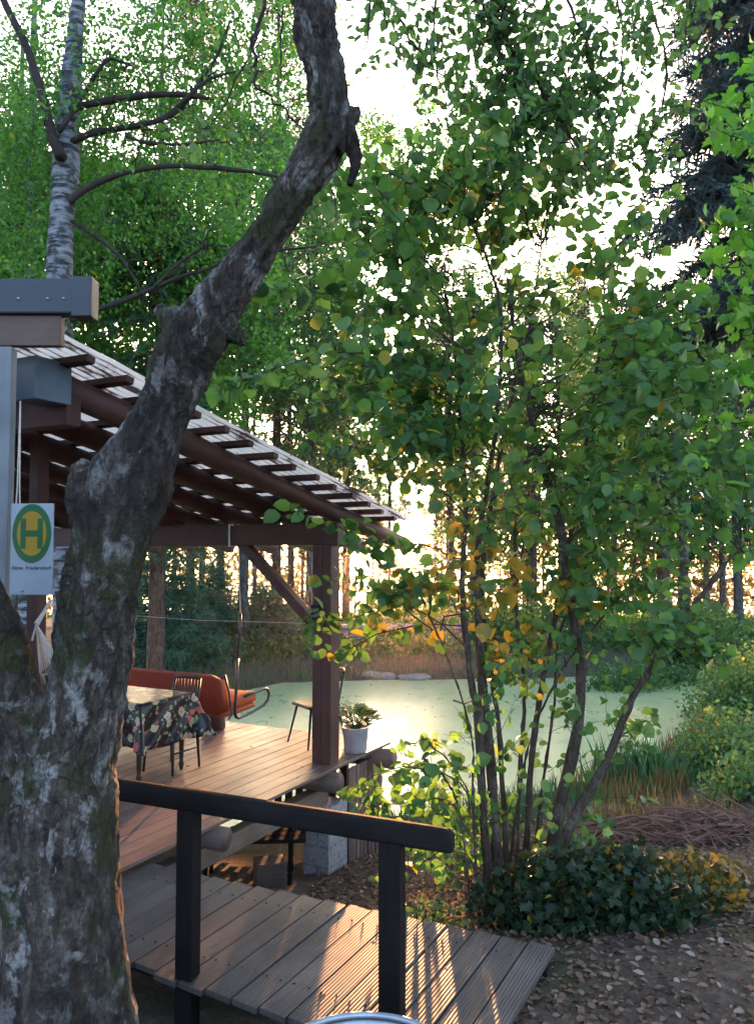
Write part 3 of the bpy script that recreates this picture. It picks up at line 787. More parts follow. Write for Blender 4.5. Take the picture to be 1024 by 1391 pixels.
def text(s, size, x, z, mat, name, parent):
    cu = bpy.data.curves.new(name, 'FONT'); cu.body = s; cu.size = size; cu.align_x = 'CENTER'; cu.extrude = .0004; cu.offset = .0004 if size > .02 else 0
    t = bpy.data.objects.new(name, cu); C.objects.link(t)
    bpy.context.view_layer.update()
    me = bpy.data.meshes.new_from_object(t.evaluated_get(bpy.context.evaluated_depsgraph_get()))
    bpy.data.objects.remove(t)
    o = link(name, me, mat, parent); o.location = (x, -.0046, z); o.rotation_euler = (R(90), 0, 0); return o
text('Abzw. Friedersdorf', .0265, 0, -shh * .225, M['s_black'], 'stop_name', sg)
m = MB()
for z, x0, x1 in ((-.30, -.1, .28), (-.345, -.02, .22), (-.40, -.12, .36)):
    m.box(((x0 + x1) / 2 * sw_, -.0045, z * shh), ((x1 - x0) / 2 * sw_, .0005, .003))
m.build('small_print', M['s_grey'], sg)
m = MB(); m.lathe((0, 0, 0), [(0, .006), (.006, .004), (.008, 0)], 10)
m.v = [(v[0] - sw_ * .2, -.004 - v[2], v[1] - shh * .455) for v in m.v]; m.build('screw', M['zinc'], sg, True)
ctop = at(28, 545, SY + .02)
m = MB()
for dx in (-.008, .012): m.tube([(ctop.x - cx, .01, ctop.z - cz), (ctop.x - cx + dx * .6, .008, shh * .7), (ctop.x - cx + dx, .006, shh * .49)], .0035, 6)
m.build('cord', M['rope'], sg)

# hammock gathered on a post behind the trunk
hm = empty('hammock', (0, 0, 0), 0, 'pale string hammock end fanning out from a knot behind the trunk', 'hammock')
k0 = at(50, 848, 5.4); 
m = MB(); m.tube([at(70, 815, 5.5), at(60, 832, 5.45), k0], [.012, .014, .02], 8); m.tube([k0, at(44, 870, 5.4)], .008, 6); m.build('rope', M['rope'], hm)
m = MB()
for k in range(13):
    t = k / 12; e = at(55 + 27 * t, 915 - 26 * t, 5.4 + .25 * math.sin(t * 6))
    m.tube([k0, k0.lerp(e, .5) + Vector((0, 0, -.02)), e], .0045, 5)
m.build('strings', M['rope'], hm)
m = MB(); nu = 9
rows = []
for r_ in range(8):
    for k in range(nu):
        t = k / (nu - 1); e = at(55 + 27 * t, 915 - 26 * t, 5.4 + .25 * math.sin(t * 6))
        m.v.append((e.x - .02 * r_ + .01 * math.sin(k * 2), e.y + .16 * r_, e.z - .30 * math.sin(r_ / 7 * math.pi) - .05 * math.sin(math.pi * t)))
m.f = [(r_ * nu + k, r_ * nu + k + 1, (r_ + 1) * nu + k + 1, (r_ + 1) * nu + k) for r_ in range(7) for k in range(nu - 1)]
o = m.build('net', M['rope'], hm, True); s_ = o.modifiers.new('Solidify', 'SOLIDIFY'); s_.thickness = .006

# ------------------------------------------------------------------ vegetation helpers
def catmull(pts, n):
    P = [np.array(p, float) for p in pts]; P = [2 * P[0] - P[1]] + P + [2 * P[-1] - P[-2]]
    segs = len(P) - 3; out = []
    for i in range(n):
        t = i / (n - 1) * segs; k = min(int(t), segs - 1); t -= k
        a, b, c, d = P[k:k + 4]
        out.append(.5 * ((2 * b) + (-a + c) * t + (2 * a - 5 * b + 4 * c - d) * t * t + (-a + 3 * b - 3 * c + d) * t ** 3))
    return out
def px_path(L, Y):
    """list of (px, py, width px[, Y]) -> 4-vectors x y z radius"""
    out = []
    for q in L:
        y = q[3] if len(q) > 3 else Y
        p = at(q[0], q[1], y); out.append((p.x, p.y, p.z, q[2] * .5 * y / F))
    return out
def limb(mb, path, n, seg, amp=0.0, fs=6.0, ridge=0.0):
    c = catmull(path, n)
    base = len(mb.v)
    mb.tube([q[:3] for q in c], [max(q[3], .001) for q in c], seg, True)
    if amp:
        for i in range(n):
            ctr = Vector(c[i][:3])
            for k in range(seg):
                j = base + i * seg + k; v = Vector(mb.v[j]); d = (v - ctr); r = d.length
                if r < 1e-5: continue
                d.normalize()
                q = Vector((v.x * fs, v.y * fs, v.z * fs * .55))
                a = noise.fractal(q, .8, 2.1, 5) * amp
                a += ridge * noise.noise(Vector((d.x * 3.2, d.y * 3.2, v.z * .9)))
                a += .012 * noise.noise(v * 34) + .006 * noise.noise(v * 80)
                mb.v[j] = tuple(v + d * a)
    return c
def wiggle(a, b, n, amp, sag=0.0):
    a = np.array(a, float); b = np.array(b, float); out = []
    o = RNG.normal(size=(n, 3)) * amp; o = np.cumsum(o, 0); o -= np.linspace(0, 1, n)[:, None] * o[-1]
    for i in range(n):
        t = i / (n - 1); p = a + (b - a) * t + o[i]; p[2] += sag * math.sin(math.pi * t); out.append(p)
    return np.array(out)
def along(path, step, jit):
    """points spaced along a polyline, jittered"""
    seg = np.linalg.norm(np.diff(path, axis=0), axis=1); cs = np.concatenate([[0], np.cumsum(seg)])
    s = np.arange(.04, cs[-1], step)
    P = np.stack([np.interp(s, cs, path[:, k]) for k in range(3)], 1)
    return P + RNG.normal(size=P.shape) * jit

class Foliage:
    def __init__(s): s.P = []; s.S = []; s.T = []; s.tw = MB()
    def branch(s, a, b, r=.006, step=.03, jit=.04, size=(.08, .13), amp=.03, sag=0.0, n=7, leaf=True, start=0.0, flat=False):
        p = wiggle(a, b, n, amp, sag)
        s.tw.tube([tuple(q) for q in p], list(np.linspace(r, r * .3, n)), 5, False)
        if leaf:
            P = along(p, step, jit); P[:, 2] = np.interp(np.linspace(0, 1, len(P)), np.linspace(0, 1, n), p[:, 2]) + RNG.normal(size=len(P)) * jit * .5 if flat else P[:, 2]
            P = P[int(start * len(P)):]
            s.P.append(P); s.S.append(RNG.uniform(*size, len(P)))
        return p
    def points(s): return np.concatenate(s.P), np.concatenate(s.S)

# ------------------------------------------------------------------ leaning apple tree in the foreground
TY = 3.72
ap = empty('apple_tree', at(95, 1440, TY), 0, 'big leaning mossy tree trunk in the left foreground with a broken limb', 'tree')
inv = Matrix.Translation(-ap.location)
m = MB()
limb(m, px_path([(100, 1560, 215), (97, 1450, 178), (90, 1290, 152), (82, 1150, 146), (86, 1060, 138), (106, 1000, 112), (126, 900, 92), (136, 810, 98), (154, 730, 100), (178, 655, 100), (210, 590, 76), (232, 540, 71), (250, 490, 74), (276, 440, 78), (308, 398, 62), (340, 350, 51), (374, 300, 50), (405, 250, 52), (438, 200, 60), (450, 158, 54), (440, 100, 52), (430, 50, 53), (422, -10, 54), (412, -100, 52), (404, -200, 50)], TY), 260, 72, .028, 5.0, .030)
m.v = [tuple(inv @ Vector(v)) for v in m.v]; trunk = m.build('trunk', M['bark_apple'], ap, True)
def apart(name, path, n, seg, amp, ridge=.01):
    m = MB(); limb(m, px_path(path, TY), n, seg, amp, 6.0, ridge); m.v = [tuple(inv @ Vector(v)) for v in m.v]
    return m.build(name, M['bark_apple'], ap, True)
apart('side_limb', [(85, 1150, 120, 3.75), (60, 1060, 108, 3.72), (34, 990, 86, 3.68), (12, 925, 76, 3.65), (-10, 860, 74, 3.62), (-42, 790, 72, 3.6), (-80, 715, 72, 3.58), (-130, 620, 66, 3.55)], 90, 44, .022, .015)
apart('broken_limb', [(150, 770, 60), (132, 715, 66), (120, 680, 58), (118, 655, 48), (124, 640, 36), (130, 634, 8)], 36, 30, .03, .02)
apart('stub', [(446, 190, 60), (466, 178, 40), (478, 196, 24), (484, 222, 16), (477, 252, 8)], 26, 18, .014)
apart('stub', [(455, 170, 56), (472, 160, 34), (484, 152, 18), (488, 146, 5)], 18, 18, .014)
apart('stub', [(262, 460, 70), (236, 436, 44), (222, 424, 24), (219, 414, 8)], 22, 22, .02)
apart('stub', [(300, 440, 56), (318, 454, 28), (327, 464, 12), (330, 470, 4)], 22, 22, .018)
fo = Foliage()
def ab(L, Y, r, leaf=True, size=(.045, .075), sub=0, subl=.4, step=.022, subroot=.15):
    pts = [at(q[0], q[1], q[2] if len(q) > 2 else Y) for q in L]
    c = np.array(catmull([tuple(p) for p in pts], max(8, 4 * len(pts))))
    c[1:-1] += RNG.normal(size=c[1:-1].shape) * r * .8
    fo.tw.tube([tuple(p) for p in c], list(np.linspace(r, r * .35, len(c))), 7, False, .3)
    for _ in range(sub):
        i = int(len(c) * random.uniform(subroot, .98)); d = rand_dir(1, -.15)[0]; d[1] *= .7
        l = subl * random.uniform(.4, 1.1)
        fo.branch(c[i], c[i] + d * l, r * .35, step, .028, size, .02, .02, 6, leaf)
    return c
# branches that hang in from the crown above the frame
ab([(640, -120, 4.6), (665, -10, 4.6), (690, 60, 4.7), (728, 105, 4.8), (762, 160, 4.9), (800, 230, 5.0)], 4.7, .022, True, (.05, .085), sub=46, subl=.45)
ab([(700, -120, 4.9), (775, 10, 4.9), (800, 90, 5.0), (812, 160, 5.0)], 4.9, .012, True, (.05, .085), sub=30, subl=.4)
ab([(560, -120, 4.4), (590, -20, 4.4), (588, 60, 4.45), (598, 120, 4.5), (620, 165, 4.5)], 4.4, .010, True, sub=16, subl=.28)
ab([(760, -140, 5.2), (840, -20, 5.2), (866, 60, 5.3), (862, 120, 5.3)], 5.2, .010, True, sub=14, subl=.35)
ab([(860, -100, 5.0), (900, 0, 5.0), (880, 30, 5.1)], 5.0, .007, True, sub=7, subl=.25)
ab([(600, -160, 4.5), (640, -40, 4.6), (700, 120, 4.7), (735, 180, 4.8)], 4.6, .012, True, (.05, .085), sub=36, subl=.42)
ab([(455, -100, 4.0), (500, -30, 4.0), (520, 20, 4.1), (530, 60, 4.1)], 4.0, .006, True, (.07, .10), sub=5, subl=.16, step=.05)
ab([(508, -60, 3.9), (497, 60, 3.95), (486, 130, 4.0)], 4.0, .006, True, (.05, .07), sub=5, subl=.14, step=.04)
ab([(470, -140, 4.7), (520, -30, 4.8), (560, 60, 4.9), (610, 110, 5.0), (650, 140, 5.1)], 4.8, .010, True, (.05, .085), sub=24, subl=.4)
ab([(800, -150, 5.4), (880, 0, 5.5), (905, 90, 5.6), (890, 170, 5.7), (850, 240, 5.8)], 5.4, .012, True, (.05, .085), sub=26, subl=.45)
ab([(720, -150, 5.3), (740, 20, 5.4), (705, 130, 5.5), (690, 210, 5.6)], 5.4, .010, True, (.05, .085), sub=24, subl=.45)
ab([(960, -120, 5.0), (945, 0, 5.1), (925, 60, 5.2)], 5.1, .008, True, (.05, .085), sub=10, subl=.35)
ab([(600, -180, 5.6), (640, 40, 5.7), (660, 150, 5.8), (760, 230, 5.9)], 5.7, .010, True, (.05, .085), sub=24, subl=.5)
ab([(790, -150, 5.0), (835, -20, 5.1), (845, 90, 5.2), (830, 190, 5.3), (805, 260, 5.4)], 5.1, .009, True, (.05, .085), sub=20, subl=.42)
# bare twisting branches left of the trunk
ab([(375, -60), (358, 10), (346, 70), (352, 115), (384, 148), (416, 178)], 3.9, .012, False, sub=5, subl=.2)
ab([(372, -40), (352, 40), (330, 90), (300, 150), (270, 185)], 4.2, .007, True, sub=10, subl=.3, step=.04)
ab([(452, 258, 3.75), (455, 275, 3.72), (457, 292, 3.7)], 3.7, .006, False)
ab([(385, 10, 3.85), (380, 70, 3.8), (384, 120, 3.8)], 3.85, .006, False, sub=4, subl=.15)
fo.tw.v = [tuple(inv @ Vector(v)) for v in fo.tw.v]
fo.tw.build('branches', M['twig'], ap)
P, S = fo.points(); P = P - np.array(ap.location)
leaves('foliage', P, S, M['lf_apple'], ap, T_OVAL, .5, -.5)

# ------------------------------------------------------------------ hazel bush with many stems
HY = 6.45
hb_loc = Vector((1.15, HY, hz(1.15, HY)))
hb = empty('hazel_bush', hb_loc, 0, 'tall many-stemmed hazel with round green and yellow leaves in front of the pond', 'bush')
hinv = Matrix.Translation(-hb_loc)
stems_px = [
    ([(664, 1215, 17), (655, 1080, 17), (648, 960, 18), (640, 930, 13), (628, 800, 11), (632, 690, 10), (626, 590, 8), (618, 480, 6), (600, 380, 4)], 6.3),
    ([(678, 1205, 21), (668, 1060, 20), (655, 930, 18), (650, 850, 14), (648, 760, 12), (662, 660, 10), (676, 560, 8), (680, 430, 7), (664, 360, 5), (640, 300, 3)], 6.4),
    ([(690, 1195, 12), (678, 1000, 11), (660, 880, 9), (655, 780, 8), (668, 680, 7), (690, 560, 6), (720, 440, 4), (735, 330, 3)], 6.6),
    ([(735, 1190, 27), (762, 1090, 25), (784, 990, 22), (788, 900, 19), (775, 820, 17), (764, 740, 16), (752, 680, 15), (730, 610, 13), (716, 540, 11), (700, 470, 8), (690, 380, 5)], 6.5),
    ([(742, 1185, 20), (775, 1120, 19), (820, 1040, 17), (858, 950, 15), (900, 885, 13), (930, 838, 11), (960, 800, 9), (985, 765, 6), (1010, 740, 4)], 6.2),
    ([(714, 1190, 13), (718, 1080, 12), (728, 980, 12), (745, 880, 11), (765, 780, 10), (790, 640, 8), (810, 500, 6), (830, 380, 4)], 6.9),
    ([(700, 1190, 8), (705, 1060, 8), (712, 940, 7), (700, 820, 6), (700, 700, 5)], 6.8),
    ([(648, 1195, 6), (642, 1080, 5), (640, 1000, 5), (610, 900, 4), (575, 820, 3)], 6.1),
    ([(722, 1190, 7), (735, 1080, 6), (752, 960, 6), (760, 860, 5), (800, 760, 4)], 7.0),
    ([(690, 1190, 7), (700, 1110, 6), (722, 1000, 5), (770, 900, 4), (850, 800, 3)], 7.1),
    ([(640, 1200, 5), (625, 1110, 4), (606, 1060, 4), (575, 1030, 3)], 6.0),
]
fo = Foliage(); stemC = []
for L, Y in stems_px:
    m = MB(); path = px_path([(q[0], q[1], q[2] * .70) for q in L], Y)
    p0 = path[0]; path[0] = (p0[0], p0[1], hz(p0[0], p0[1]) - .05, p0[3])
    c = limb(m, path, 46, 10, .004, 8, .002); m.v = [tuple(hinv @ Vector(v)) for v in m.v]
    m.build('stem', M['bark_hazel'], hb, True); stemC.append(np.array(c))
def crown_branch(si, f, tgt, r=.006, **kw):
    c = stemC[si]; i = int(f * (len(c) - 1)); a = c[i][:3]
    return fo.branch(a, tgt, r, **kw)
# outlines of the crown in the picture: targets for branches (px, py) with radius, number of branches
zones = [((560, 280), (120, 100), 15), ((700, 260), (140, 100), 15), ((840, 330), (120, 100), 9), ((590, 420), (150, 80), 16), ((760, 430), (170, 100), 15),
         ((930, 470), (100, 70), 18), ((500, 500), (90, 60), 20), ((880, 560), (140, 80), 14), ((680, 560), (130, 70), 12), ((940, 640), (110, 70), 16), ((780, 660), (120, 60), 18),
         ((560, 600), (70, 60), 10), ((860, 760), (110, 60), 16), ((740, 800), (90, 60), 12), ((560, 800), (90, 50), 10), ((640, 700), (80, 60), 8), ((900, 860), (80, 40), 7), ((500, 250), (55, 60), 15), ((620, 190), (80, 40), 12), ((900, 390), (90, 70), 9), ((955, 530), (70, 40), 10), ((475, 340), (40, 40), 7), ((480, 570), (60, 50), 9), ((540, 650), (50, 40), 5), ((760, 200), (70, 40), 8), ((700, 900), (60, 50), 7)]
for (zx, zy), (rx, ry), n in zones:
    for _ in range(n):
        px_ = zx + random.gauss(0, .55) * rx; py_ = zy + random.gauss(0, .55) * ry
        Yd = 6.4 + random.gauss(0, .75)
        if 500 < px_ < 640 and 640 < py_ < 770: continue
        t = np.array(at(px_, py_, Yd))
        # start from the stem point that lies nearest, a little below the target
        best = None
        for c in stemC:
            d = np.linalg.norm(c[:, :3] - t, axis=1) + .55 * np.abs((t[2] - .35) - c[:, 2]) + RNG.uniform(0, .35)
            i = int(np.argmin(d))
            if best is None or d[i] < best[0]: best = (d[i], c[i])
        a = best[1][:3]
        p = fo.branch(a, t, .007, .05, .045, (.075, .125), .035, .06, 8, True, .30)
        for _k in range(2):
            i = random.randint(3, 7); d = rand_dir(1, .0)[0] * random.uniform(.2, .42)
            fo.branch(p[i], p[i] + d, .003, .042, .04, (.07, .12), .015, .0, 5)
# boughs that stand out in the picture
def bough(L, Y, si=None, **kw):
    c = np.array(catmull([tuple(at(q[0], q[1], Y)) for q in L], 14)); c[1:] += RNG.normal(size=c[1:].shape) * .012
    fo.tw.tube([tuple(p) for p in c], list(np.linspace(.008, .003, 14)), 6, False)
    P = along(c[3:], .035, .035); fo.P.append(P); fo.S.append(RNG.uniform(*kw.get('size', (.08, .125)), len(P)))
    for _ in range(kw.get('sub', 6)):
        i = random.randint(3, 13); d = rand_dir(1, -.15)[0] * random.uniform(.12, .3)
        fo.branch(c[i], c[i] + d, .003, .045, .03, kw.get('size', (.08, .125)), .012, 0, 5)
bough([(640, 520), (560, 490), (470, 478), (400, 490), (335, 515), (300, 530)], 6.0, sub=14)
bough([(640, 480), (560, 430), (470, 400), (400, 395), (372, 390)], 5.7, sub=13, size=(.09, .14))
bough([(622, 600), (560, 545), (500, 520), (440, 545), (400, 560)], 6.2, sub=10)
bough([(610, 560), (560, 600), (520, 630), (450, 590)], 6.3, sub=8)
bough([(632, 760), (570, 740), (500, 735), (440, 708), (380, 690)], 6.6, sub=8, size=(.09, .14))
bough([(634, 880), (590, 840), (540, 815), (490, 835), (440, 845), (420, 860)], 6.4, sub=9)
bough([(630, 850), (580, 850), (520, 860), (470, 885), (455, 890)], 6.5, sub=6)
bough([(650, 1130), (620, 1060), (580, 1045), (530, 1045), (470, 1078)], 6.0, sub=9)
bough([(650, 1150), (610, 1090), (570, 1090), (520, 1095), (500, 1100)], 5.9, sub=7)
bough([(660, 1130), (600, 1020), (560, 1010), (540, 1020)], 6.3, sub=5, size=(.06, .09))
bough([(900, 885), (930, 880), (960, 890), (985, 905)], 6.2, sub=5)
bough([(640, 1180), (610, 1150), (560, 1180), (545, 1172)], 5.8, sub=4, size=(.07, .1))
for _k in range(80):
    px_, py_ = (random.uniform(590, 900), random.uniform(900, 1120)) if _k < 44 else (random.uniform(535, 655), random.uniform(1045, 1185)); Yd = random.uniform(6.0, 7.2)
    t = np.array(at(px_, py_, Yd)); c = min(stemC, key=lambda c: np.min(np.linalg.norm(c[:, :3] - t, axis=1)))
    i = int(np.argmin(np.linalg.norm(c[:, :3] - t, axis=1))); i = max(1, i - 3)
    fo.branch(c[i][:3], t, .003, .05, .03, (.06, .105), .02, .02, 6, True, .25)
fo.tw.v = [tuple(hinv @ Vector(v)) for v in fo.tw.v]
fo.tw.build('twigs', M['bark_hazel'], hb)
P, S = fo.points(); P = P - np.array(hb_loc)
print('hazel leaves', len(P))
S = S * RNG.choice([.55, .8, 1.0, 1.1], len(S))
# yellowing lower left boughs, the sun's golden glow also put into their leaf colour
Pw = P + np.array(hb_loc); rx_ = 512 + F * Pw[:, 0] / Pw[:, 1]; ry_ = HZ - F * (Pw[:, 2] - H) / Pw[:, 1]
yel = (np.hypot((rx_ - 650) / 150, (ry_ - 820) / 110) + RNG.normal(0, .25, len(P)) < .85) & (RNG.random(len(P)) < .6)
leaves('foliage', P[~yel], S[~yel], M['lf_hazel'], hb, T_ROUND, .8, -.4)
M['lf_hazel_yellow'] = m_leaf('yellow_sunglow_hazel_leaf', [(0, (.11, .13, .03)), (.5, (.20, .18, .035)), (1, (.34, .24, .035))], .55, (1.5, 1.3, .5))
leaves('yellow_foliage', P[yel], S[yel], M['lf_hazel_yellow'], hb, T_ROUND, .8, -.4)

# ------------------------------------------------------------------ dark lobed ground shrub, weeds, saplings
def low_shrub(name, c, rad, n, size, mat, tm, label, cat, stems=40, up=.5, hug=.35):
    c = Vector(c); c.z = hz(c.x, c.y)
    e = empty(name, c, 0, label, cat); m = MB()
    d = rand_dir(n, .0); r = RNG.uniform(hug, 1, n) ** .6
    lump = np.array([1 + .35 * noise.noise(Vector(tuple(q * 2.2 + np.array([c.x, c.y, 0])))) for q in d])
    P = d * (r * lump)[:, None] * np.array(rad); P[:, 2] = np.abs(P[:, 2])
    P[:, 2] += hgt(P[:, 0] + c.x, P[:, 1] + c.y) - c.z
    for k in range(stems):
        q = P[int(k * n / stems)]; m.tube([(q[0] * .35, q[1] * .35, hz(c.x + q[0] * .35, c.y + q[1] * .35) - c.z - .02), tuple(q * .75 + np.array([0, 0, .03])), tuple(q)], [.006, .004, .002], 5, False)
    m.build('stems', M['twig'], e); leaves('foliage', P, RNG.uniform(*size, n), mat, e, tm, up, -.3)
    return e
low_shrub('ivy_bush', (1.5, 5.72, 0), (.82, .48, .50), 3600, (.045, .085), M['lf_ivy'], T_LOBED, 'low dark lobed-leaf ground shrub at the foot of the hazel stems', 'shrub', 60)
low_shrub('bramble_bush', (2.35, 6.25, 0), (.5, .45, .34), 1300, (.04, .075), M['lf_bramble'], T_OVAL, 'low dark bush with sunlight coloured into yellow leaves right of the hazel foot', 'shrub', 30)
low_shrub('yellowing_sapling', (1.72, 6.85, 0), (.42, .3, .55), 190, (.07, .11), M['lf_shrub'], T_LOBED, 'small yellowing sapling behind the hazel stems', 'sapling', 14, .6, .1)
low_shrub('weed_clump', (.30, 5.75, 0), (.42, .28, .22), 420, (.03, .055), M['lf_shrub'], T_OVAL, 'yellow green weeds sprouting at the far edge of the walkway', 'weeds', 30, .5, .1)
low_shrub('weed_clump', dk(.16, -2.2), (.22, .16, .16), 160, (.03, .05), M['lf_decid'], T_OVAL, 'small green weeds growing below the concrete pier', 'weeds', 14, .5, .1)
low_shrub('fern_clump', (-.05, 9.5, 0), (.3, .5, .28), 260, (.05, .09), M['lf_decid'], T_BLADE, 'green plants on the bank under the deck end', 'plants', 14, .5, .1)
low_shrub('waterside_plants', (.95, 9.6, 0), (.9, .6, .38), 560, (.06, .11), M['lf_decid'], T_OVAL, 'green waterside plants between the slat skirt and the hazel', 'plants', 20, .5, .1)

# ------------------------------------------------------------------ broadleaf trees
def crown_cloud(clumps, n, csize, leaf, flat=.7):
    """leaves gathered in clumps round the given centres"""
    cl_ = np.array(clumps); k = RNG.integers(0, len(cl_), n)
    return cl_[k] + RNG.normal(size=(n, 3)) * csize * np.array([1, 1, flat]), RNG.uniform(*leaf, n)
def broadleaf(name, base, label, cat, h, r0, crown_c, crown_r, nclump, nleaf, leaf, mat, bark, limbs=10, group=None, csize=.45, tm=T_SMALL, lean=(0, 0), up=.4):
    e = empty(name, base, 0, label, cat, group)
    m = MB(); cc = np.array(crown_c, float); cr = np.array(crown_r, float)
    tr = [(lean[0] * t * t + .06 * math.sin(5 * t), lean[1] * t * t, h * t - .1, r0 * (1 - .75 * t) * (1 + .5 * max(0, .06 - t) / .06)) for t in np.linspace(0, 1, 10)]
    c = limb(m, tr, 40, 14, .012, 3, .01)
    m.build('trunk', M[bark], e, True)
    d = rand_dir(nclump); rr = RNG.uniform(.35, 1, nclump) ** .5
    cl_ = cc + d * rr[:, None] * cr
    m = MB(); tc = np.array(c)
    for q in cl_[:limbs * 3]:
        i = int(np.argmin(np.abs(tc[:, 2] - (q[2] - .35 * np.linalg.norm(q[:2]) - .4)))); i = max(8, i)
        p = wiggle(tc[i][:3], q, 7, .06, .15)
        m.tube([tuple(v) for v in p], list(np.linspace(max(.012, tc[i][3] * .35), .006, 7)), 6, False)
    m.build('limbs', M[bark if bark != 'bark_birch' else 'twig'], e, True)
    P, S = crown_cloud(cl_, nleaf, csize * .8, leaf)
    leaves('crown', P, S, M[mat], e, tm, up, -.5)
    return e, c
# birch behind the pergola roof, its dark limbs drawn from the picture
BY = 12.6
bb = at(86, 800, BY); bb = Vector((bb.x, BY, hz(bb.x, BY)))
bt = empty('birch_tree', bb, 0, 'white barked birch with dark forking limbs behind the shed roof', 'tree')
binv = Matrix.Translation(-bb)
def bpath(L, Y=BY, k=1.0): return px_path([(q[0], q[1], q[2] * k) for q in L], Y)
m = MB(); path = bpath([(88, 700, 30), (84, 500, 34), (81, 380, 34), (84, 300, 33), (90, 220, 36), (92, 170, 34), (97, 110, 28), (104, 40, 22), (112, -60, 18), (118, -200, 12)])
path = [(bb.x + .1, BY, bb.z - .1, .19)] + path
limb(m, path, 70, 18, .012, 3, .012); m.v = [tuple(binv @ Vector(v)) for v in m.v]; m.build('trunk', M['bark_birch'], bt, True)
BL = [[(84, 215, 22), (70, 180, 18), (55, 120, 16), (35, 60, 14), (10, 10, 13), (-20, -60, 10)],
      [(92, 195, 14), (130, 180, 12), (180, 172, 11), (225, 160, 10), (255, 135, 9), (280, 100, 8), (298, 70, 6), (312, 30, 4)],
      [(94, 275, 13), (115, 258, 12), (160, 238, 10), (220, 226, 9), (290, 228, 8), (340, 233, 6), (378, 240, 5)],
      [(96, 435, 12), (130, 422, 10), (190, 400, 9), (240, 378, 8), (280, 366, 6), (340, 345, 5), (430, 335, 4)],
      [(95, 150, 15), (120, 142, 13), (180, 132, 12), (240, 128, 10), (290, 135, 6)],
      [(170, 184, 7), (200, 194, 6), (250, 196, 5), (300, 190, 4)],
      [(240, 146, 7), (280, 110, 5), (330, 95, 4), (350, 90, 3)],
      [(98, 300, 7), (125, 318, 6), (160, 345, 5), (190, 390, 4)],
      [(80, 180, 9), (110, 135, 8), (135, 95, 7), (150, 80, 5), (180, 90, 3)],
      [(210, 390, 6), (240, 360, 5), (270, 340, 4), (290, 330, 3)]]
m = MB(); limbC = []
for L in BL: limbC.append(limb(m, bpath(L, BY - .1 - random.random() * .5, .78), 26, 8, .01, 3, .003))
fo = Foliage()
for c in limbC:
    c = np.array(c)
    for _ in range(7):
        i = random.randint(8, 25); d = rand_dir(1, -.1)[0] * random.uniform(.3, .9); p = wiggle(c[i][:3], c[i][:3] + d, 6, .04)
        m.tube([tuple(q) for q in p], list(np.linspace(.012, .004, 6)), 5, False)
m.v = [tuple(binv @ Vector(v)) for v in m.v]; m.build('limbs', M['twig'], bt, True)
cl_ = []
for (px_, py_, sx, sy, n, dy) in ((60, 120, 80, 120, 40, 1.2), (200, 60, 110, 60, 34, .8), (330, 40, 90, 70, 22, .6), (180, 210, 120, 70, 30, 1.6), (40, 300, 60, 90, 24, 1.5), (300, 280, 80, 80, 12, 1.6)):
    for _ in range(n):
        q = at(px_ + random.gauss(0, .7) * sx, py_ + random.gauss(0, .7) * sy, BY + abs(random.gauss(.2, 1)) * dy); cl_.append(tuple(binv @ q))
def strands(cl_, ntw, per, leaf, ln=(.5, 1.3), spread=.45):
    P = []; m = MB(); cl_ = np.array(cl_)
    for k in range(ntw):
        a = cl_[k % len(cl_)] + RNG.normal(size=3) * spread; d = RNG.normal(size=3) * .45; d[2] = -abs(d[2]) - .35; L = random.uniform(*ln)
        p = wiggle(a, a + d * L, 6, .03, .12); P.append(along(p, L / per, .045))
        if k % 3 == 0: m.tube([tuple(q) for q in p], [.006, .005, .004, .003, .002, .002], 3, False)
    P = np.concatenate(P); return P, RNG.uniform(*leaf, len(P)), m
P, S, m = strands(cl_, 900, 24, (.07, .12)); m.build('hanging_twigs', M['twig'], bt)
leaves('crown', P, S, M['lf_birch'], bt, T_SMALL, .3, -.7)
q = at(36, 700, 15.5); broadleaf('birch_tree', (q.x, 15.5, hz(q.x, 15.5)), 'thin pale birch at the far left edge behind the forked birch', 'tree', 15, .17, (0, 0, 11), (2.2, 1.6, 3.5), 60, 7000, (.07, .11), 'lf_birch', 'bark_birch', 6)
# broadleaf trees behind the pergola and across the pond
for (px_, Yd, h, czc, rad, nl, mat, lab) in (
    (215, 19.0, 15, 9.2, (2.9, 2.0, 4.2), 24000, 'lf_birch', 'bright green leafy tree behind the pergola roof and the leaning trunk'),
    (20, 18.0, 15, 8.0, (2.4, 2.0, 5.0), 20000, 'lf_birch', 'bright green leafy tree at the left edge above the shed roof'),
    (420, 27.0, 15, 9.5, (3.4, 2.4, 4.2), 17000, 'lf_decid', 'grey green broadleaf tree across the pond right of the leaning trunk'),
    (330, 24.0, 17, 12.5, (3.4, 2.2, 4.8), 19000, 'lf_decid', 'tall broadleaf tree across the pond behind the leaning trunk'),
    (900, 25.5, 12, 7.0, (2.5, 2.0, 3.2), 9000, 'lf_decid', 'broadleaf tree on the right bank beyond the pond'),
    (760, 30.0, 13, 8.5, (3.0, 2.2, 3.4), 9000, 'lf_decid', 'broadleaf tree across the pond behind the hazel crown')):
    x = at(px_, 700, Yd).x
    broadleaf('broadleaf_tree', (x, Yd, hz(x, Yd)), lab, 'tree', h, .17, (0, 0, czc), rad, 90, nl, (.12, .2), mat, 'bark_grey', 9, None, .55)
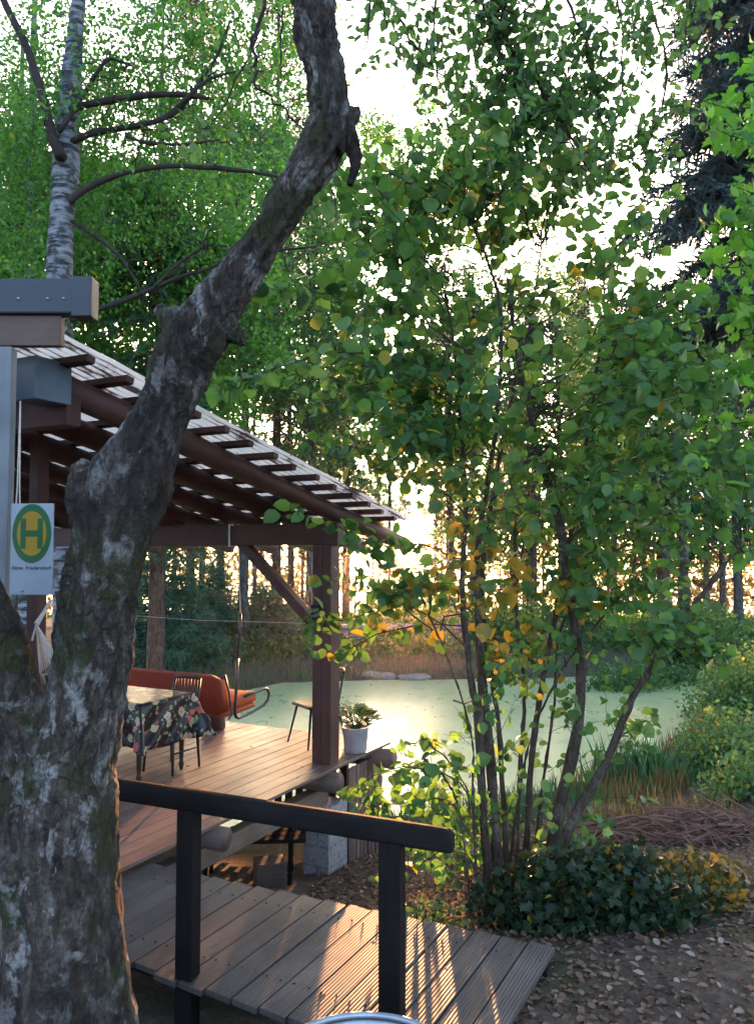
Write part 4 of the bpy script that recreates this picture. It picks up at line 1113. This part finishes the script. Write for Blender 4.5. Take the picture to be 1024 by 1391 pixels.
for (px_, Yd, h, czc, rad, nl, mat, lab) in (
    (655, 33.0, 6.5, 4.2, (2.2, 1.6, 2.0), 4200, 'lf_shrub', 'young understory tree at the wood edge behind the left hazel stems'),
    (735, 35.0, 7.5, 4.6, (2.6, 1.6, 2.4), 5200, 'lf_decid', 'young understory tree at the wood edge behind the thick hazel stem'),
    (822, 32.0, 7.0, 4.2, (2.5, 1.6, 2.3), 5200, 'lf_decid', 'young understory tree beyond the right end of the pond'),
    (885, 36.0, 9.0, 5.4, (2.7, 1.8, 3.0), 6000, 'lf_shrub', 'light green understory tree beyond the right pond bank'),
    (975, 31.0, 8.5, 5.2, (2.6, 1.8, 3.2), 6500, 'lf_decid', 'dense understory tree near the right picture edge'),
    (482, 50.0, 14.0, 9.0, (2.5, 2.0, 3.8), 8000, 'lf_decid', 'dense leafy tree deep in the wood just left of the sun'),
    (650, 52.0, 14.0, 9.2, (2.9, 2.0, 4.0), 9000, 'lf_decid', 'dense leafy tree deep in the wood just right of the sun'),
    (592, 56.0, 19.0, 15.2, (3.8, 2.0, 3.6), 9000, 'lf_decid', 'dense leafy tree deep in the wood above the sun'),
    (527, 31.0, 20.5, 17.6, (3.6, 2.2, 3.8), 8000, 'lf_birch', 'tall pale leafed tree across the pond above the hazel top'),
    (700, 34.0, 18.0, 15.0, (3.4, 2.2, 3.8), 7000, 'lf_decid', 'tall loose crowned tree across the pond behind the hazel top'),
    (505, 47.0, 13.0, 9.5, (3.2, 2.0, 3.6), 5200, 'lf_decid', 'tall broadleaf tree deep in the wood left of the sun'),
    (612, 50.0, 13.0, 8.8, (3.0, 2.0, 4.0), 5200, 'lf_decid', 'tall broadleaf tree deep in the wood right of the sun'),
    (470, 37.0, 8.0, 5.6, (2.3, 1.6, 2.0), 3600, 'lf_shrub', 'sparse understory tree in the wood behind the pergola post')):
    x = at(px_, 700, Yd).x
    broadleaf('understory_tree', (x, Yd, hz(x, Yd)), lab, 'tree', h, .07, (0, 0, czc), rad, 60, nl, (.12, .2), mat, 'bark_grey', 8, None, .4)
# maple coming in from the right
mx = Vector((4.35, 7.4, hz(4.35, 7.4)))
mt = empty('maple_tree', mx, 0, 'bright green maple whose lobed leaves reach in from the right edge', 'tree')
minv = Matrix.Translation(-mx); m = MB()
limb(m, [(4.35, 7.4, mx.z - .1, .11), (4.3, 7.4, 2.0, .09), (4.4, 7.45, 4.5, .075), (4.35, 7.4, 7.0, .05), (4.4, 7.4, 9, .02)], 40, 12, .01, 4, .006)
m.v = [tuple(minv @ Vector(v)) for v in m.v]; m.build('trunk', M['bark_grey'], mt, True)
fo = Foliage()
for (px_, py_, n) in ((985, 190, 9), (960, 300, 5), (1000, 420, 8), (960, 380, 5), (1000, 90, 6), (1005, 250, 6), (985, 520, 6), (1010, 640, 6), (1000, 760, 4), (1050, 350, 8), (1050, 150, 8), (1060, 550, 6)):
    for _ in range(n):
        t = np.array(at(px_ + random.gauss(0, 26), py_ + random.gauss(0, 34), 7.0 + random.gauss(0, .5)))
        a = np.array((4.35, 7.4, min(8.5, t[2] + random.uniform(-.4, .3))))
        fo.branch(a, t, .01, .07, .06, (.09, .15), .04, .1, 8, True, .55)
fo.tw.v = [tuple(minv @ Vector(v)) for v in fo.tw.v]; fo.tw.build('limbs', M['twig'], mt)
P, S = fo.points(); leaves('crown', P - np.array(mx), S, M['lf_maple'], mt, T_LOBED, .4, -.5)

# ------------------------------------------------------------------ conifers
def spruce(name, base, label, h, Rm, z0, nwh, mat, blade, group=None, per=34, tr=.16, droop=.35, thin=1.0, deadbelow=0.0):
    e = empty(name, base, 0, label, 'tree', group); m = MB()
    limb(m, [(.04 * math.sin(3 * t), .04 * math.cos(4 * t), h * t - .1, tr * (1 - .93 * t)) for t in np.linspace(0, 1, 8)], 24, 10, .012, 3, .005)
    m.build('trunk', M['bark_pine' if deadbelow else 'bark_grey'], e, True)
    m = MB(); P = []; T = []; S = []
    for w_ in range(nwh):
        z = z0 + (h - z0) * (w_ + random.uniform(0, .6)) / nwh
        Rr = Rm * max(.04, (1 - (z - z0) / (h - z0))) ** .8
        for b in range(random.randint(4, 6)):
            a = random.uniform(0, 2 * math.pi); L = Rr * random.uniform(.65, 1.1); n = 7
            pts = [(math.cos(a) * L * t, math.sin(a) * L * t, z - droop * L * t + .30 * L * t * t * random.uniform(.6, 1.1)) for t in np.linspace(0, 1, n)]
            m.tube(pts, list(np.linspace(.022, .004, n)), 4, False)
            pts = np.array(pts); k = max(6, int(per * L / Rm * thin)); tt = RNG.uniform(.12, 1, k)
            q = np.stack([np.interp(tt, np.linspace(0, 1, n), pts[:, j]) for j in range(3)], 1)
            side = RNG.choice([-1, 1], k); da = a + side * RNG.uniform(.5, 1.1, k)
            dirs = np.stack([np.cos(da), np.sin(da), RNG.uniform(-.9, .05, k)], 1)
            P.append(q); T.append(dirs); S.append(RNG.uniform(*blade, k) * (1.15 - .6 * tt))
    m.build('boughs', M['twig'], e)
    P = np.concatenate(P); T = np.concatenate(T); S = np.concatenate(S)
    # every twig becomes a little spray of needles
    reps = 5; P2 = np.repeat(P, reps, 0) + np.repeat(nrm(T) * S[:, None], reps, 0) * np.tile(np.linspace(0, .8, reps), len(P))[:, None]
    T2 = nrm(np.repeat(nrm(T), reps, 0) + RNG.normal(size=(len(P2), 3)) * .55); S2 = np.repeat(S, reps) * RNG.uniform(.35, .65, len(P2))
    link('needles', leaf_data('needles', P2, rand_dir(len(P2), .5), T2, S2, T_NEEDLE), M[mat], e)
    return e
for (px_, Yd, h, Rm, z0, lab) in (
    (225, 20.5, 3.3, 2.1, .1, 'young blue green spruce at the pond edge behind the orange swing'),
    (290, 23.6, 2.7, 1.9, .1, 'small blue green spruce at the pond corner left of the brace'),
    (360, 25.0, 2.0, 1.6, .1, 'low young spruce on the far bank just left of the pergola post'),
    (160, 23.0, 3.8, 2.1, .1, 'young spruce behind the table and the leaning trunk')):
    x = at(px_, 700, Yd).x
    spruce('young_spruce', (x, Yd, hz(x, Yd)), lab, h, Rm, z0, 19, 'needle_spruce', (.34, .6), None, 62, .06, .22)
q = at(1048, 700, 15.5)
spruce('hanging_spruce', (q.x, 15.5, hz(q.x, 15.5)), 'tall dark spruce with hanging boughs at the upper right', 22, 2.9, 8.6, 28, 'needle_dark', (.5, .9), None, 190, .2, .75)
for (px_, Yd, h, Rm, z0, lab) in (
    (470, 33, 19, 2.2, 5.5, 'tall bluish spruce in the wood above the pergola roof edge'),
    (212, 17.5, 17, 2.0, 3.5, 'tall grey green spruce standing behind the birch limbs'),
    (375, 34, 20, 2.4, 5.0, 'tall bluish spruce seen between the leaning trunk and the hazel'),
    (1000, 29, 17, 2.2, 4.0, 'tall spruce on the right bank near the picture edge'),
    (640, 46, 17, 2.3, 8.0, 'distant spruce in the wood right of the sun'),
    (716, 36, 14.5, 2.4, 4.0, 'tall spruce behind the hazel above the thick stem'),
    (800, 40, 16.5, 2.6, 4.5, 'tall spruce in the wood behind the right half of the hazel'),
    (895, 34, 14, 2.3, 4.0, 'tall spruce beyond the right pond bank left of the dark one')):
    x = at(px_, 700, Yd).x
    spruce('tall_spruce', (x, Yd, hz(x, Yd)), lab, h, Rm, z0, 22, 'needle_spruce', (.4, .8), None, 26, .18, .55, 1, 1)

def pine(idx, h, z0, bark, full):
    e = empty('forest_pine', (0, 0, 0), 0)
    m = MB(); a0 = random.uniform(0, 6)
    limb(m, [(.15 * math.sin(2.2 * t + a0), .1 * math.cos(1.7 * t + a0), h * t - .15, .17 * (1 - .8 * t) * (1 + .35 * math.exp(-t * 60))) for t in np.linspace(0, 1, 10)], 30, 10, .02, 2.5, .008)
    m.build('trunk', M[bark], e, True)
    m = MB(); P = []; S = []; Pd = []
    for k in range(46):
        z = random.uniform(1.5, z0); a = random.uniform(0, 6.28); L = random.uniform(.4, 1.7)
        pts = [(math.cos(a) * L * t, math.sin(a) * L * t, z - .3 * L * t + random.uniform(-.05, .05)) for t in (0, .35, .7, 1)]
        m.tube(pts, [.018, .012, .008, .004], 4, False)
        if random.random() < .9:
            for _ in range(30): t = random.uniform(.3, 1); Pd.append((math.cos(a) * L * t + random.gauss(0, .07), math.sin(a) * L * t + random.gauss(0, .07), z - .3 * L * t + random.gauss(-.06, .09)))
    for k in range(22):
        z = z0 + (h - z0) * random.random() ** .9; a = random.uniform(0, 6.28); L = (2.1 if full else 1.5) * (1.15 - .7 * (z - z0) / (h - z0)) * random.uniform(.6, 1.1)
        e1 = np.array((math.cos(a) * L, math.sin(a) * L, z + random.uniform(-.3, .5)))
        p = wiggle((0, 0, z), e1, 6, .08, .1); m.tube([tuple(v) for v in p], list(np.linspace(.035, .008, 6)), 5, False)
        for _ in range(6):
            c = p[random.randint(2, 5)] + RNG.normal(size=3) * .22
            P.append(c + RNG.normal(size=(46, 3)) * np.array((.26, .26, .16)))
    m.build('limbs', M['twig'], e)
    P = np.concatenate(P); leaves('crown', P, RNG.uniform(.22, .4, len(P)), M['needle_pine'], e, T_NEEDLE, .3, .2)
    if Pd: leaves('dead_twigs', np.array(Pd), RNG.uniform(.16, .34, len(Pd)), M['needle_dead'], e, T_NEEDLE, .2, -.6)
    return e
protos = [pine(0, 20, 11, 'bark_pine', True), pine(1, 23, 13, 'bark_pine', False), pine(2, 18, 8.5, 'bark_grey', True), pine(3, 21, 12, 'bark_grey', False)]
labs = ['straight reddish pine trunk with a full crown in the wood across the pond', 'tall reddish pine with a thin high crown in the wood across the pond',
        'grey barked conifer with dry side twigs in the wood across the pond', 'slim grey conifer with a thin high crown in the wood across the pond']
spots = []
want = [(186, 31, 0), (265, 29, 1), (303, 33, 0), (272, 38, 2), (378, 27.5, 1), (395, 33, 0), (420, 40, 2), (345, 42, 3), (590, 48, 3), (607, 33, 2), (640, 38, 3), (694, 36, 0),
        (722, 29, 2), (830, 33, 3), (922, 25.6, 2), (995, 29, 3), (870, 40, 1), (780, 44, 0), (955, 38, 3), (1040, 30, 2), (120, 28, 3), (60, 33, 0), (15, 27, 2), (236, 45, 3), (455, 52, 2), (452, 30, 0), (532, 57, 2), (612, 44, 0), (470, 45, 1), (425, 35, 3)]
for px_, Yd, k in want: spots.append((at(px_, 700, Yd).x, Yd, k))
tries = 0
while len(spots) < 84 and tries < 5000:
    tries += 1
    y = random.uniform(34, 92); x = random.uniform(-.62, .66) * y
    ln = .0463 * y
    if -.55 < x - ln < .6: continue
    if any((x - a) ** 2 + (y - b) ** 2 < 5 for a, b, _ in spots): continue
    spots.append((x, y, random.randrange(4)))
used = [False] * 4
for x, y, k in spots:
    o = protos[k] if not used[k] else copy_tree(protos[k]); used[k] = True
    o.location = (x, y, hz(x, y)); o.rotation_euler.z = random.uniform(0, 6.28); s_ = random.uniform(.88, 1.12); zs = s_
    px_ = 512 + F * x / y
    if px_ > 450: zs = min(s_, ((750 - random.uniform(340, 480)) / F * y + H - hz(x, y)) / (20, 23, 18, 21)[k])
    o.scale = (s_, s_, zs)
    tag(o, labs[k], 'tree', ['full reddish pines', 'thin reddish pines', 'grey twiggy conifers', 'slim grey conifers'][k] + ' in the wood across the pond')

# far-off wood that closes the view beyond the pines, with a gap where the low sun shines through
n = 52000
wx = RNG.uniform(-85, 92, n); wy = RNG.uniform(86, 116, n); wz = np.where(RNG.random(n) < .68, RNG.uniform(-8, 9, n), RNG.uniform(6, 25, n))
cl_n = np.sin(wx * .55) + np.sin(wx * .23 + wz * .35) + np.sin(wz * .9 + wx * .8)
rel = wx - .0463 * wy; zz = wz * 100 / wy
keep = (cl_n > -1.3) | (RNG.random(n) < .35)
keep &= ~((rel > -2.7) & (rel < 1.5) & (zz > 4.2) & (zz < 7.4))
keep &= ~((rel > -3.2) & (rel < 5.5) & (zz > 3.6) & (zz < 11.5) & (RNG.random(n) < .62))
P = np.stack([wx, wy, wz], 1)[keep]
M['lf_far'] = m_leaf('far_wood_leaf', [(0, (.05, .065, .03)), (.6, (.10, .10, .045)), (1, (.16, .12, .05))], .5, (1.4, 1.15, .6))
o = link('distant_wood', leaf_data('distant_wood', P, rand_dir(len(P), .1), rand_dir(len(P), -.2), RNG.uniform(.55, 1.1, len(P)), T_SMALL), M['lf_far']); o['kind'] = 'stuff'
o['label'] = 'far-off sunlit wood closing the view behind the tall trunks'; o['category'] = 'wood'

# ------------------------------------------------------------------ bushes on the banks
for (px_, Yd, rad, n, size, mat, tm, lab) in (
    (845, 21.5, (1.5, .9, 1.05), 2600, (.10, .16), 'lf_decid', T_SMALL, 'dark rounded bush on the right bank of the pond'),
    (905, 22.5, (1.3, .9, .9), 2200, (.10, .16), 'lf_decid', T_SMALL, 'dark low bush at the water right of the rounded bush'),
    (960, 25.0, (1.8, 1.2, 2.2), 3600, (.12, .18), 'lf_decid', T_SMALL, 'tall green shrub behind the right bank'),
    (1000, 17.5, (1.3, 1.1, 1.35), 3400, (.07, .12), 'lf_shrub', T_OVAL, 'light green leafy shrub overhanging the right shore'),
    (975, 12.8, (.9, .7, 1.0), 2400, (.06, .10), 'lf_shrub', T_OVAL, 'yellow tinged light green shrub near the right picture edge'),
    (1010, 10.6, (.7, .6, .75), 1300, (.06, .10), 'lf_shrub', T_OVAL, 'low light green shrub behind the twig pile'),
    (700, 26.0, (1.8, 1.0, 1.5), 3000, (.12, .18), 'lf_decid', T_SMALL, 'green undergrowth bush right of the plank stack'),
    (556, 28.5, (.9, .7, 1.75), 2000, (.10, .16), 'lf_shrub', T_SMALL, 'narrow golden green bush behind the plank stack'),
    (622, 28.0, (1.3, .8, 1.9), 3000, (.10, .16), 'lf_shrub', T_SMALL, 'golden green bush behind the right end of the plank stack'),
    (790, 27.5, (2.0, 1.2, 2.0), 3000, (.12, .18), 'lf_decid', T_SMALL, 'green undergrowth bush at the wood edge behind the hazel')):
    x = at(px_, 700, Yd).x
    low_shrub('bank_bush', (x, Yd, 0), rad, n, size, M[mat], tm, lab, 'bush', 40, .3, .1)

# grass: far bank, near shore, dry tufts
def grass(name, P, S, mat, label=None):
    n = len(P); a = RNG.uniform(0, 6.28, n)
    Nn = np.stack([np.cos(a), np.sin(a), np.full(n, .15)], 1); T = np.stack([RNG.normal(0, .22, n), RNG.normal(0, .22, n), np.ones(n)], 1)
    o = link(name, leaf_data(name, P, Nn, T, S, T_GRASS), M[mat]); o['kind'] = 'stuff'
    if label: o['label'] = label; o['category'] = 'grass'
    return o
def scatter(n, x0, x1, y0, y1, cond):
    x = RNG.uniform(x0, x1, n); y = RNG.uniform(y0, y1, n); d = pond_sd(x, y); k = cond(x, y, d); x = x[k]; y = y[k]
    return np.stack([x, y, hgt(x, y) - .01], 1)
P = scatter(60000, -7, 13, 20, 28, lambda x, y, d: (d > .15) & (d < 2.6) & (RNG.random(len(x)) < np.exp(-d * .5)))
grass('far_bank_grass', P, RNG.uniform(.10, .26, len(P)), 'grass', 'green grass along the far bank of the pond')
P = scatter(15000, 2.2, 9.5, 9, 20, lambda x, y, d: (d > .1) & (d < 3.5) & (np.sin(x * 2.3) + np.sin(y * 1.9 + x) > .2))
grass('dry_grass', P, RNG.uniform(.15, .42, len(P)), 'drygrass', 'dry golden grass on the near right shore')
P = scatter(9000, -.4, 6, 7.5, 13.5, lambda x, y, d: (d > .05) & (d < 1.6))
grass('shore_grass', P, RNG.uniform(.12, .3, len(P)), 'grass', 'short green grass along the near shore')
P = scatter(90000, -9, 16, 22, 36, lambda x, y, d: (d > .9) & (np.sin(x * 1.7 + y) + np.sin(y * 1.3 - x * .6) > -.9))
P[:, 2] += np.abs(RNG.normal(0, .22, len(P))) * (1 + .5 * np.sin(P[:, 0] * 1.1))
o = link('undergrowth', leaf_data('undergrowth', P, rand_dir(len(P), .7), rand_dir(len(P), .1), RNG.uniform(.10, .2, len(P)), T_OVAL), M['lf_decid']); o['kind'] = 'stuff'
o['label'] = 'low green undergrowth covering the far bank under the trees'; o['category'] = 'undergrowth'
q = gnd(862, 1045, -1.2)
n = 260; P = np.stack([q.x + RNG.normal(0, .28, n), q.y + RNG.normal(0, .25, n), np.zeros(n)], 1); P[:, 2] = hgt(P[:, 0], P[:, 1]) - .02
a = RNG.uniform(0, 6.28, n)
rd = empty('reed_clump', (q.x, q.y, hz(q.x, q.y)), 0, 'clump of green reeds at the near right shore', 'reeds')
o = link('blades', leaf_data('blades', P - np.array(rd.location), np.stack([np.cos(a), np.sin(a), a * 0 + .1], 1), np.stack([RNG.normal(0, .22, n), RNG.normal(0, .22, n), a * 0 + 1], 1), RNG.uniform(.35, .75, n), T_GRASS), M['grass'], rd)
# leaf litter
x = RNG.uniform(-.6, 5.5, 30000); y = RNG.uniform(3.2, 10.5, 30000); k = (pond_sd(x, y) > .8) & (np.sin(x * 2.1 + y * 1.4) + np.sin(y * 2.7 - x) + RNG.normal(0, .9, len(x)) > -1.7)
x, y = x[k], y[k]; P = np.stack([x, y, hgt(x, y) + .012], 1)
o = link('leaf_litter', leaf_data('leaf_litter', P, rand_dir(len(P), 2.2), rand_dir(len(P), 0), RNG.uniform(.02, .068, len(P)), T_OVAL), M['litter']); o['kind'] = 'stuff'
o['label'] = 'brown and pale fallen leaves strewn over the ground'; o['category'] = 'leaves'
# fallen leaves on the walkway
for (px_, py_) in ((503, 1281), (375, 1337), (445, 1352), (430, 1279), (612, 1318), (575, 1290)):
    q = gnd(px_, py_, -.17); l = DM.inverted() @ q; z = ramp_z(l.x) + .012
    q = gnd(px_, py_, z)
    o = link('fallen_leaf', leaf_data('fallen_leaf', [(0, 0, 0)], [(random.gauss(0, .2), random.gauss(0, .2), 1)], [(random.gauss(0, 1), random.gauss(0, 1), 0)], [random.uniform(.03, .05)], T_OVAL), M['litter'])
    o.location = q; tag(o, 'small pale fallen leaf lying on the grey walkway boards', 'leaf', 'fallen leaves on the walkway')

for k in range(16):
    lx, ly = random.uniform(-3.0, .0), random.uniform(-2.6, 1.1)
    o = link('fallen_leaf', leaf_data('fallen_leaf', [(0, 0, 0)], [(random.gauss(0, .2), random.gauss(0, .2), 1)], [(random.gauss(0, 1), random.gauss(0, 1), 0)], [random.uniform(.03, .055)], T_OVAL), M['litter'])
    o.location = dk(lx, ly, .012); tag(o, 'small brown fallen leaf lying on the reddish deck boards', 'leaf', 'fallen leaves on the deck')
# brush pile of cut twigs
q = gnd(905, 1105, -.65); bz_ = hz(q.x, q.y)
bp = empty('brush_pile', (q.x, q.y, bz_), 0, 'reddish brown pile of cut twigs on the right bank', 'brush pile'); m = MB()
for k in range(460):
    a = random.gauss(0, .75) + random.choice((0, 0, .5, 2.8)); L = random.uniform(.15, 1.0) ** 1.3; r = random.random() ** .5
    b = random.uniform(0, 6.28); cx_, cy_ = math.cos(b) * r * 1.15, math.sin(b) * r * .6
    cz_ = max(.03, (1 - r) * .36 * random.random() + .02) + hz(q.x + cx_, q.y + cy_) - bz_
    d = Vector((math.cos(a), math.sin(a) * .7, random.gauss(0, .3)))
    c0 = Vector((cx_, cy_, cz_)); k0_ = Vector((random.gauss(0, .05), random.gauss(0, .05), random.uniform(0, .09)))
    rr = random.choice((.003, .004, .005, .007, .012, .018))
    m.tube([c0 - d * L / 2, c0 + k0_, c0 + d * L / 2], [rr, rr * .8, rr * .4], 5, False)
m.build('twigs', M['brush'], bp)
low_shrub('twig_heap', gnd(700, 1140, -.75), (.5, .4, .12), 120, (.05, .08), M['litter'], T_OVAL, 'low heap of dry leaves and twigs behind the hazel stems', 'heap', 90)
# blue-grey sheeting on the bank, stones and stump
o = MB(); n = 16
for j in range(n):
    for i in range(n):
        x_, y_ = (i / (n - 1) - .5) * .75, (j / (n - 1) - .5) * .6
        o.v.append((x_, y_, .05 + .05 * noise.noise(Vector((x_ * 6, y_ * 6, 0))) + .02 * math.sin(9 * x_ + 4 * y_)))
o.f = [(j * n + i, j * n + i + 1, (j + 1) * n + i + 1, (j + 1) * n + i) for j in range(n - 1) for i in range(n - 1)]
q = gnd(640, 1122, -.85); o = o.build('blue_sheeting', M['bluerag'], None, True); o.location = (q.x, q.y, hz(q.x, q.y)); o.rotation_euler = (-.10, 0, .3)
md = o.modifiers.new('Solidify', 'SOLIDIFY'); md.thickness = .004
tag(o, 'crumpled blue plastic sheeting on the bank behind the hazel stems', 'sheeting')
def rock(c, s, label):
    m = MB(); nu, nv = 14, 9
    for j in range(nv):
        th = math.pi * j / (nv - 1)
        for i in range(nu):
            a = 2 * math.pi * i / nu; d = Vector((math.sin(th) * math.cos(a), math.sin(th) * math.sin(a), math.cos(th)))
            r = 1 + .35 * noise.noise(d * 1.6 + Vector(c)); m.v.append((d.x * s[0] * r, d.y * s[1] * r, d.z * s[2] * r))
    m.f = [(j * nu + i, (j + 1) * nu + i, (j + 1) * nu + (i + 1) % nu, j * nu + (i + 1) % nu) for j in range(nv - 1) for i in range(nu)]
    o = m.build('shore_stone', M['rock'], None, True); o.location = c; return tag(o, label, 'stone')
for px_, py_, s, lab in ((504, 919, (.42, .25, .16), 'flat pale stone at the waterline below the plank stack'), (527, 920, (.22, .2, .14), 'small stone just right of the flat pale one on the far shore'), (563, 921, (.5, .25, .12), 'long low stone on the far shore behind the hazel stems'), (690, 926, (.3, .25, .14), 'dark stone on the far shore behind the thick hazel stem')):
    q = gnd(px_, py_, WZ + .05); rock((q.x, q.y, WZ + .06), s, lab)
q = at(744, 700, 24.6); o = MB(); o.lathe((0, 0, 0), [(.33, -.1), (.29, .05), (.26, .3), (.25, .48), (.0, .50)], 18, False)
o = o.build('tree_stump', M['bark_grey'], None, True); o.location = (q.x, 24.6, hz(q.x, 24.6)); tag(o, 'cut tree stump on the far bank behind the hazel', 'stump')
# stack of planks across the pond
wp = empty('plank_stack', (0, 0, 0), 0, 'low stack of long weathered grey planks on the far bank', 'wood stack')
q = at(560, 700, 26.0); z0 = hz(q.x, 26.0)
M['plank'] = m_wood('grey_plank', (.13, .14, .16), (.27, .29, .33), 'x', .6, .5)
m = MB()
for r_ in range(6):
    for c_ in range(5):
        L = random.uniform(2.0, 2.5); m.box((q.x + .15 + random.uniform(-.15, .15) - .05 * r_, 25.9 + c_ * .2 + .08 * r_, z0 + .13 + r_ * .085), (L, .085, .03), Matrix.Rotation(random.gauss(.0, .012), 3, 'Y'))
m.build('planks', M['plank'], wp, False, .004)
m = MB()
for x_ in (-1.6, 0, 1.6): m.box((q.x + .1 + x_, 26.3, z0 + .04), (.06, .6, .06))
m.build('bearers', M['logx'], wp, False, .004)
m = MB()
for c_ in range(4):
    L = random.uniform(1.0, 1.4); m.box((q.x + 3.4, 26.4 + c_ * .22, z0 + .10 + .08 * c_), (L, .09, .05), Matrix.Rotation(.04, 3, 'Y'))
wq = m.build('loose_planks', M['plank'], wp, False, .004)

# ------------------------------------------------------------------ light, sky, camera
ua = DO
sunv = Vector((math.sin(SUN_AZ) * math.cos(SUN_EL), math.cos(SUN_AZ) * math.cos(SUN_EL), math.sin(SUN_EL)))
sl = bpy.data.lights.new('sun_lamp', 'SUN'); sl.energy = 2.0; sl.angle = R(.53); sl.color = (1, .43, .17)
so = bpy.data.objects.new('sun_lamp', sl); C.objects.link(so); so.rotation_euler = (-sunv).to_track_quat('-Z', 'Y').to_euler()
W = bpy.data.worlds.new('World'); bpy.context.scene.world = W; W.use_nodes = True
nt = W.node_tree; nt.nodes.clear()
wo = nt.nodes.new('ShaderNodeOutputWorld'); bg = nt.nodes.new('ShaderNodeBackground'); sk = nt.nodes.new('ShaderNodeTexSky')
sk.sky_type = 'NISHITA'; sk.sun_disc = False; sk.sun_elevation = SUN_EL; sk.sun_rotation = SUN_AZ
sk.air_density = 0.35; sk.dust_density = 4.0; sk.ozone_density = 0.4; sk.altitude = 200
bg.inputs['Strength'].default_value = .15
nt.links.new(sk.outputs[0], bg.inputs[0]); nt.links.new(bg.outputs[0], wo.inputs[0])
# the sun's own disc, far beyond the trees
m, nt, out = newmat('sun_surface'); em = N(nt, 'ShaderNodeEmission', Strength=14.0); em.inputs['Color'].default_value = (1, .78, .48, 1); nt.links.new(em.outputs[0], out.inputs[0])
M['sun'] = m
mb = MB(); nu, nv = 32, 16
for j in range(nv + 1):
    th = math.pi * j / nv
    for i in range(nu): a = 2 * math.pi * i / nu; mb.v.append((math.sin(th) * math.cos(a), math.sin(th) * math.sin(a), math.cos(th)))
mb.f = [(j * nu + i, (j + 1) * nu + i, (j + 1) * nu + (i + 1) % nu, j * nu + (i + 1) % nu) for j in range(nv) for i in range(nu)]
o = mb.build('sun', M['sun'], None, True); o['kind'] = 'structure'; SA_ = SUN_AZ + R(.22); dv = Vector((math.sin(SA_) * math.cos(R(2.25)), math.cos(SA_) * math.cos(R(2.25)), math.sin(R(2.25)))); o.location = Vector((0, 0, H)) + dv * 3000; s_ = 3000 * math.tan(R(.48)); o.scale = (s_, s_, s_)

m, nt, out = newmat('woodland_haze')
pv = nt.nodes.new('ShaderNodeVolumePrincipled'); pv.inputs['Color'].default_value = (1, .97, .93, 1); pv.inputs['Density'].default_value = HAZE; pv.inputs['Anisotropy'].default_value = .93
nt.links.new(pv.outputs[0], out.inputs['Volume'])
mb = MB(); mb.box((0, 95, 4), (190, 155, 26))
hzo = mb.build('haze', m); hzo['kind'] = 'stuff'; hzo['label'] = 'faint evening haze in the air of the wood'; hzo['category'] = 'haze'
cam = bpy.data.cameras.new('camera'); co = bpy.data.objects.new('camera', cam); C.objects.link(co)
co.location = (0, 0, H); co.rotation_euler = (R(90) + PITCH, 0, 0)
cam.sensor_fit = 'VERTICAL'; cam.sensor_height = 24; cam.lens = 24 * F / 1391; cam.clip_start = .05; cam.clip_end = 6000
sc_ = bpy.context.scene; sc_.camera = co
sc_.view_settings.view_transform = 'Standard'; sc_.view_settings.look = 'None'; sc_.view_settings.gamma = 1; sc_.view_settings.exposure = 4.3
sc_.render.engine = 'CYCLES'; cy = sc_.cycles
cy.use_denoising = True
try: cy.denoiser = 'OPENIMAGEDENOISE'
except Exception: pass
cy.max_bounces = 6; cy.transparent_max_bounces = 4; cy.caustics_reflective = False; cy.caustics_refractive = False
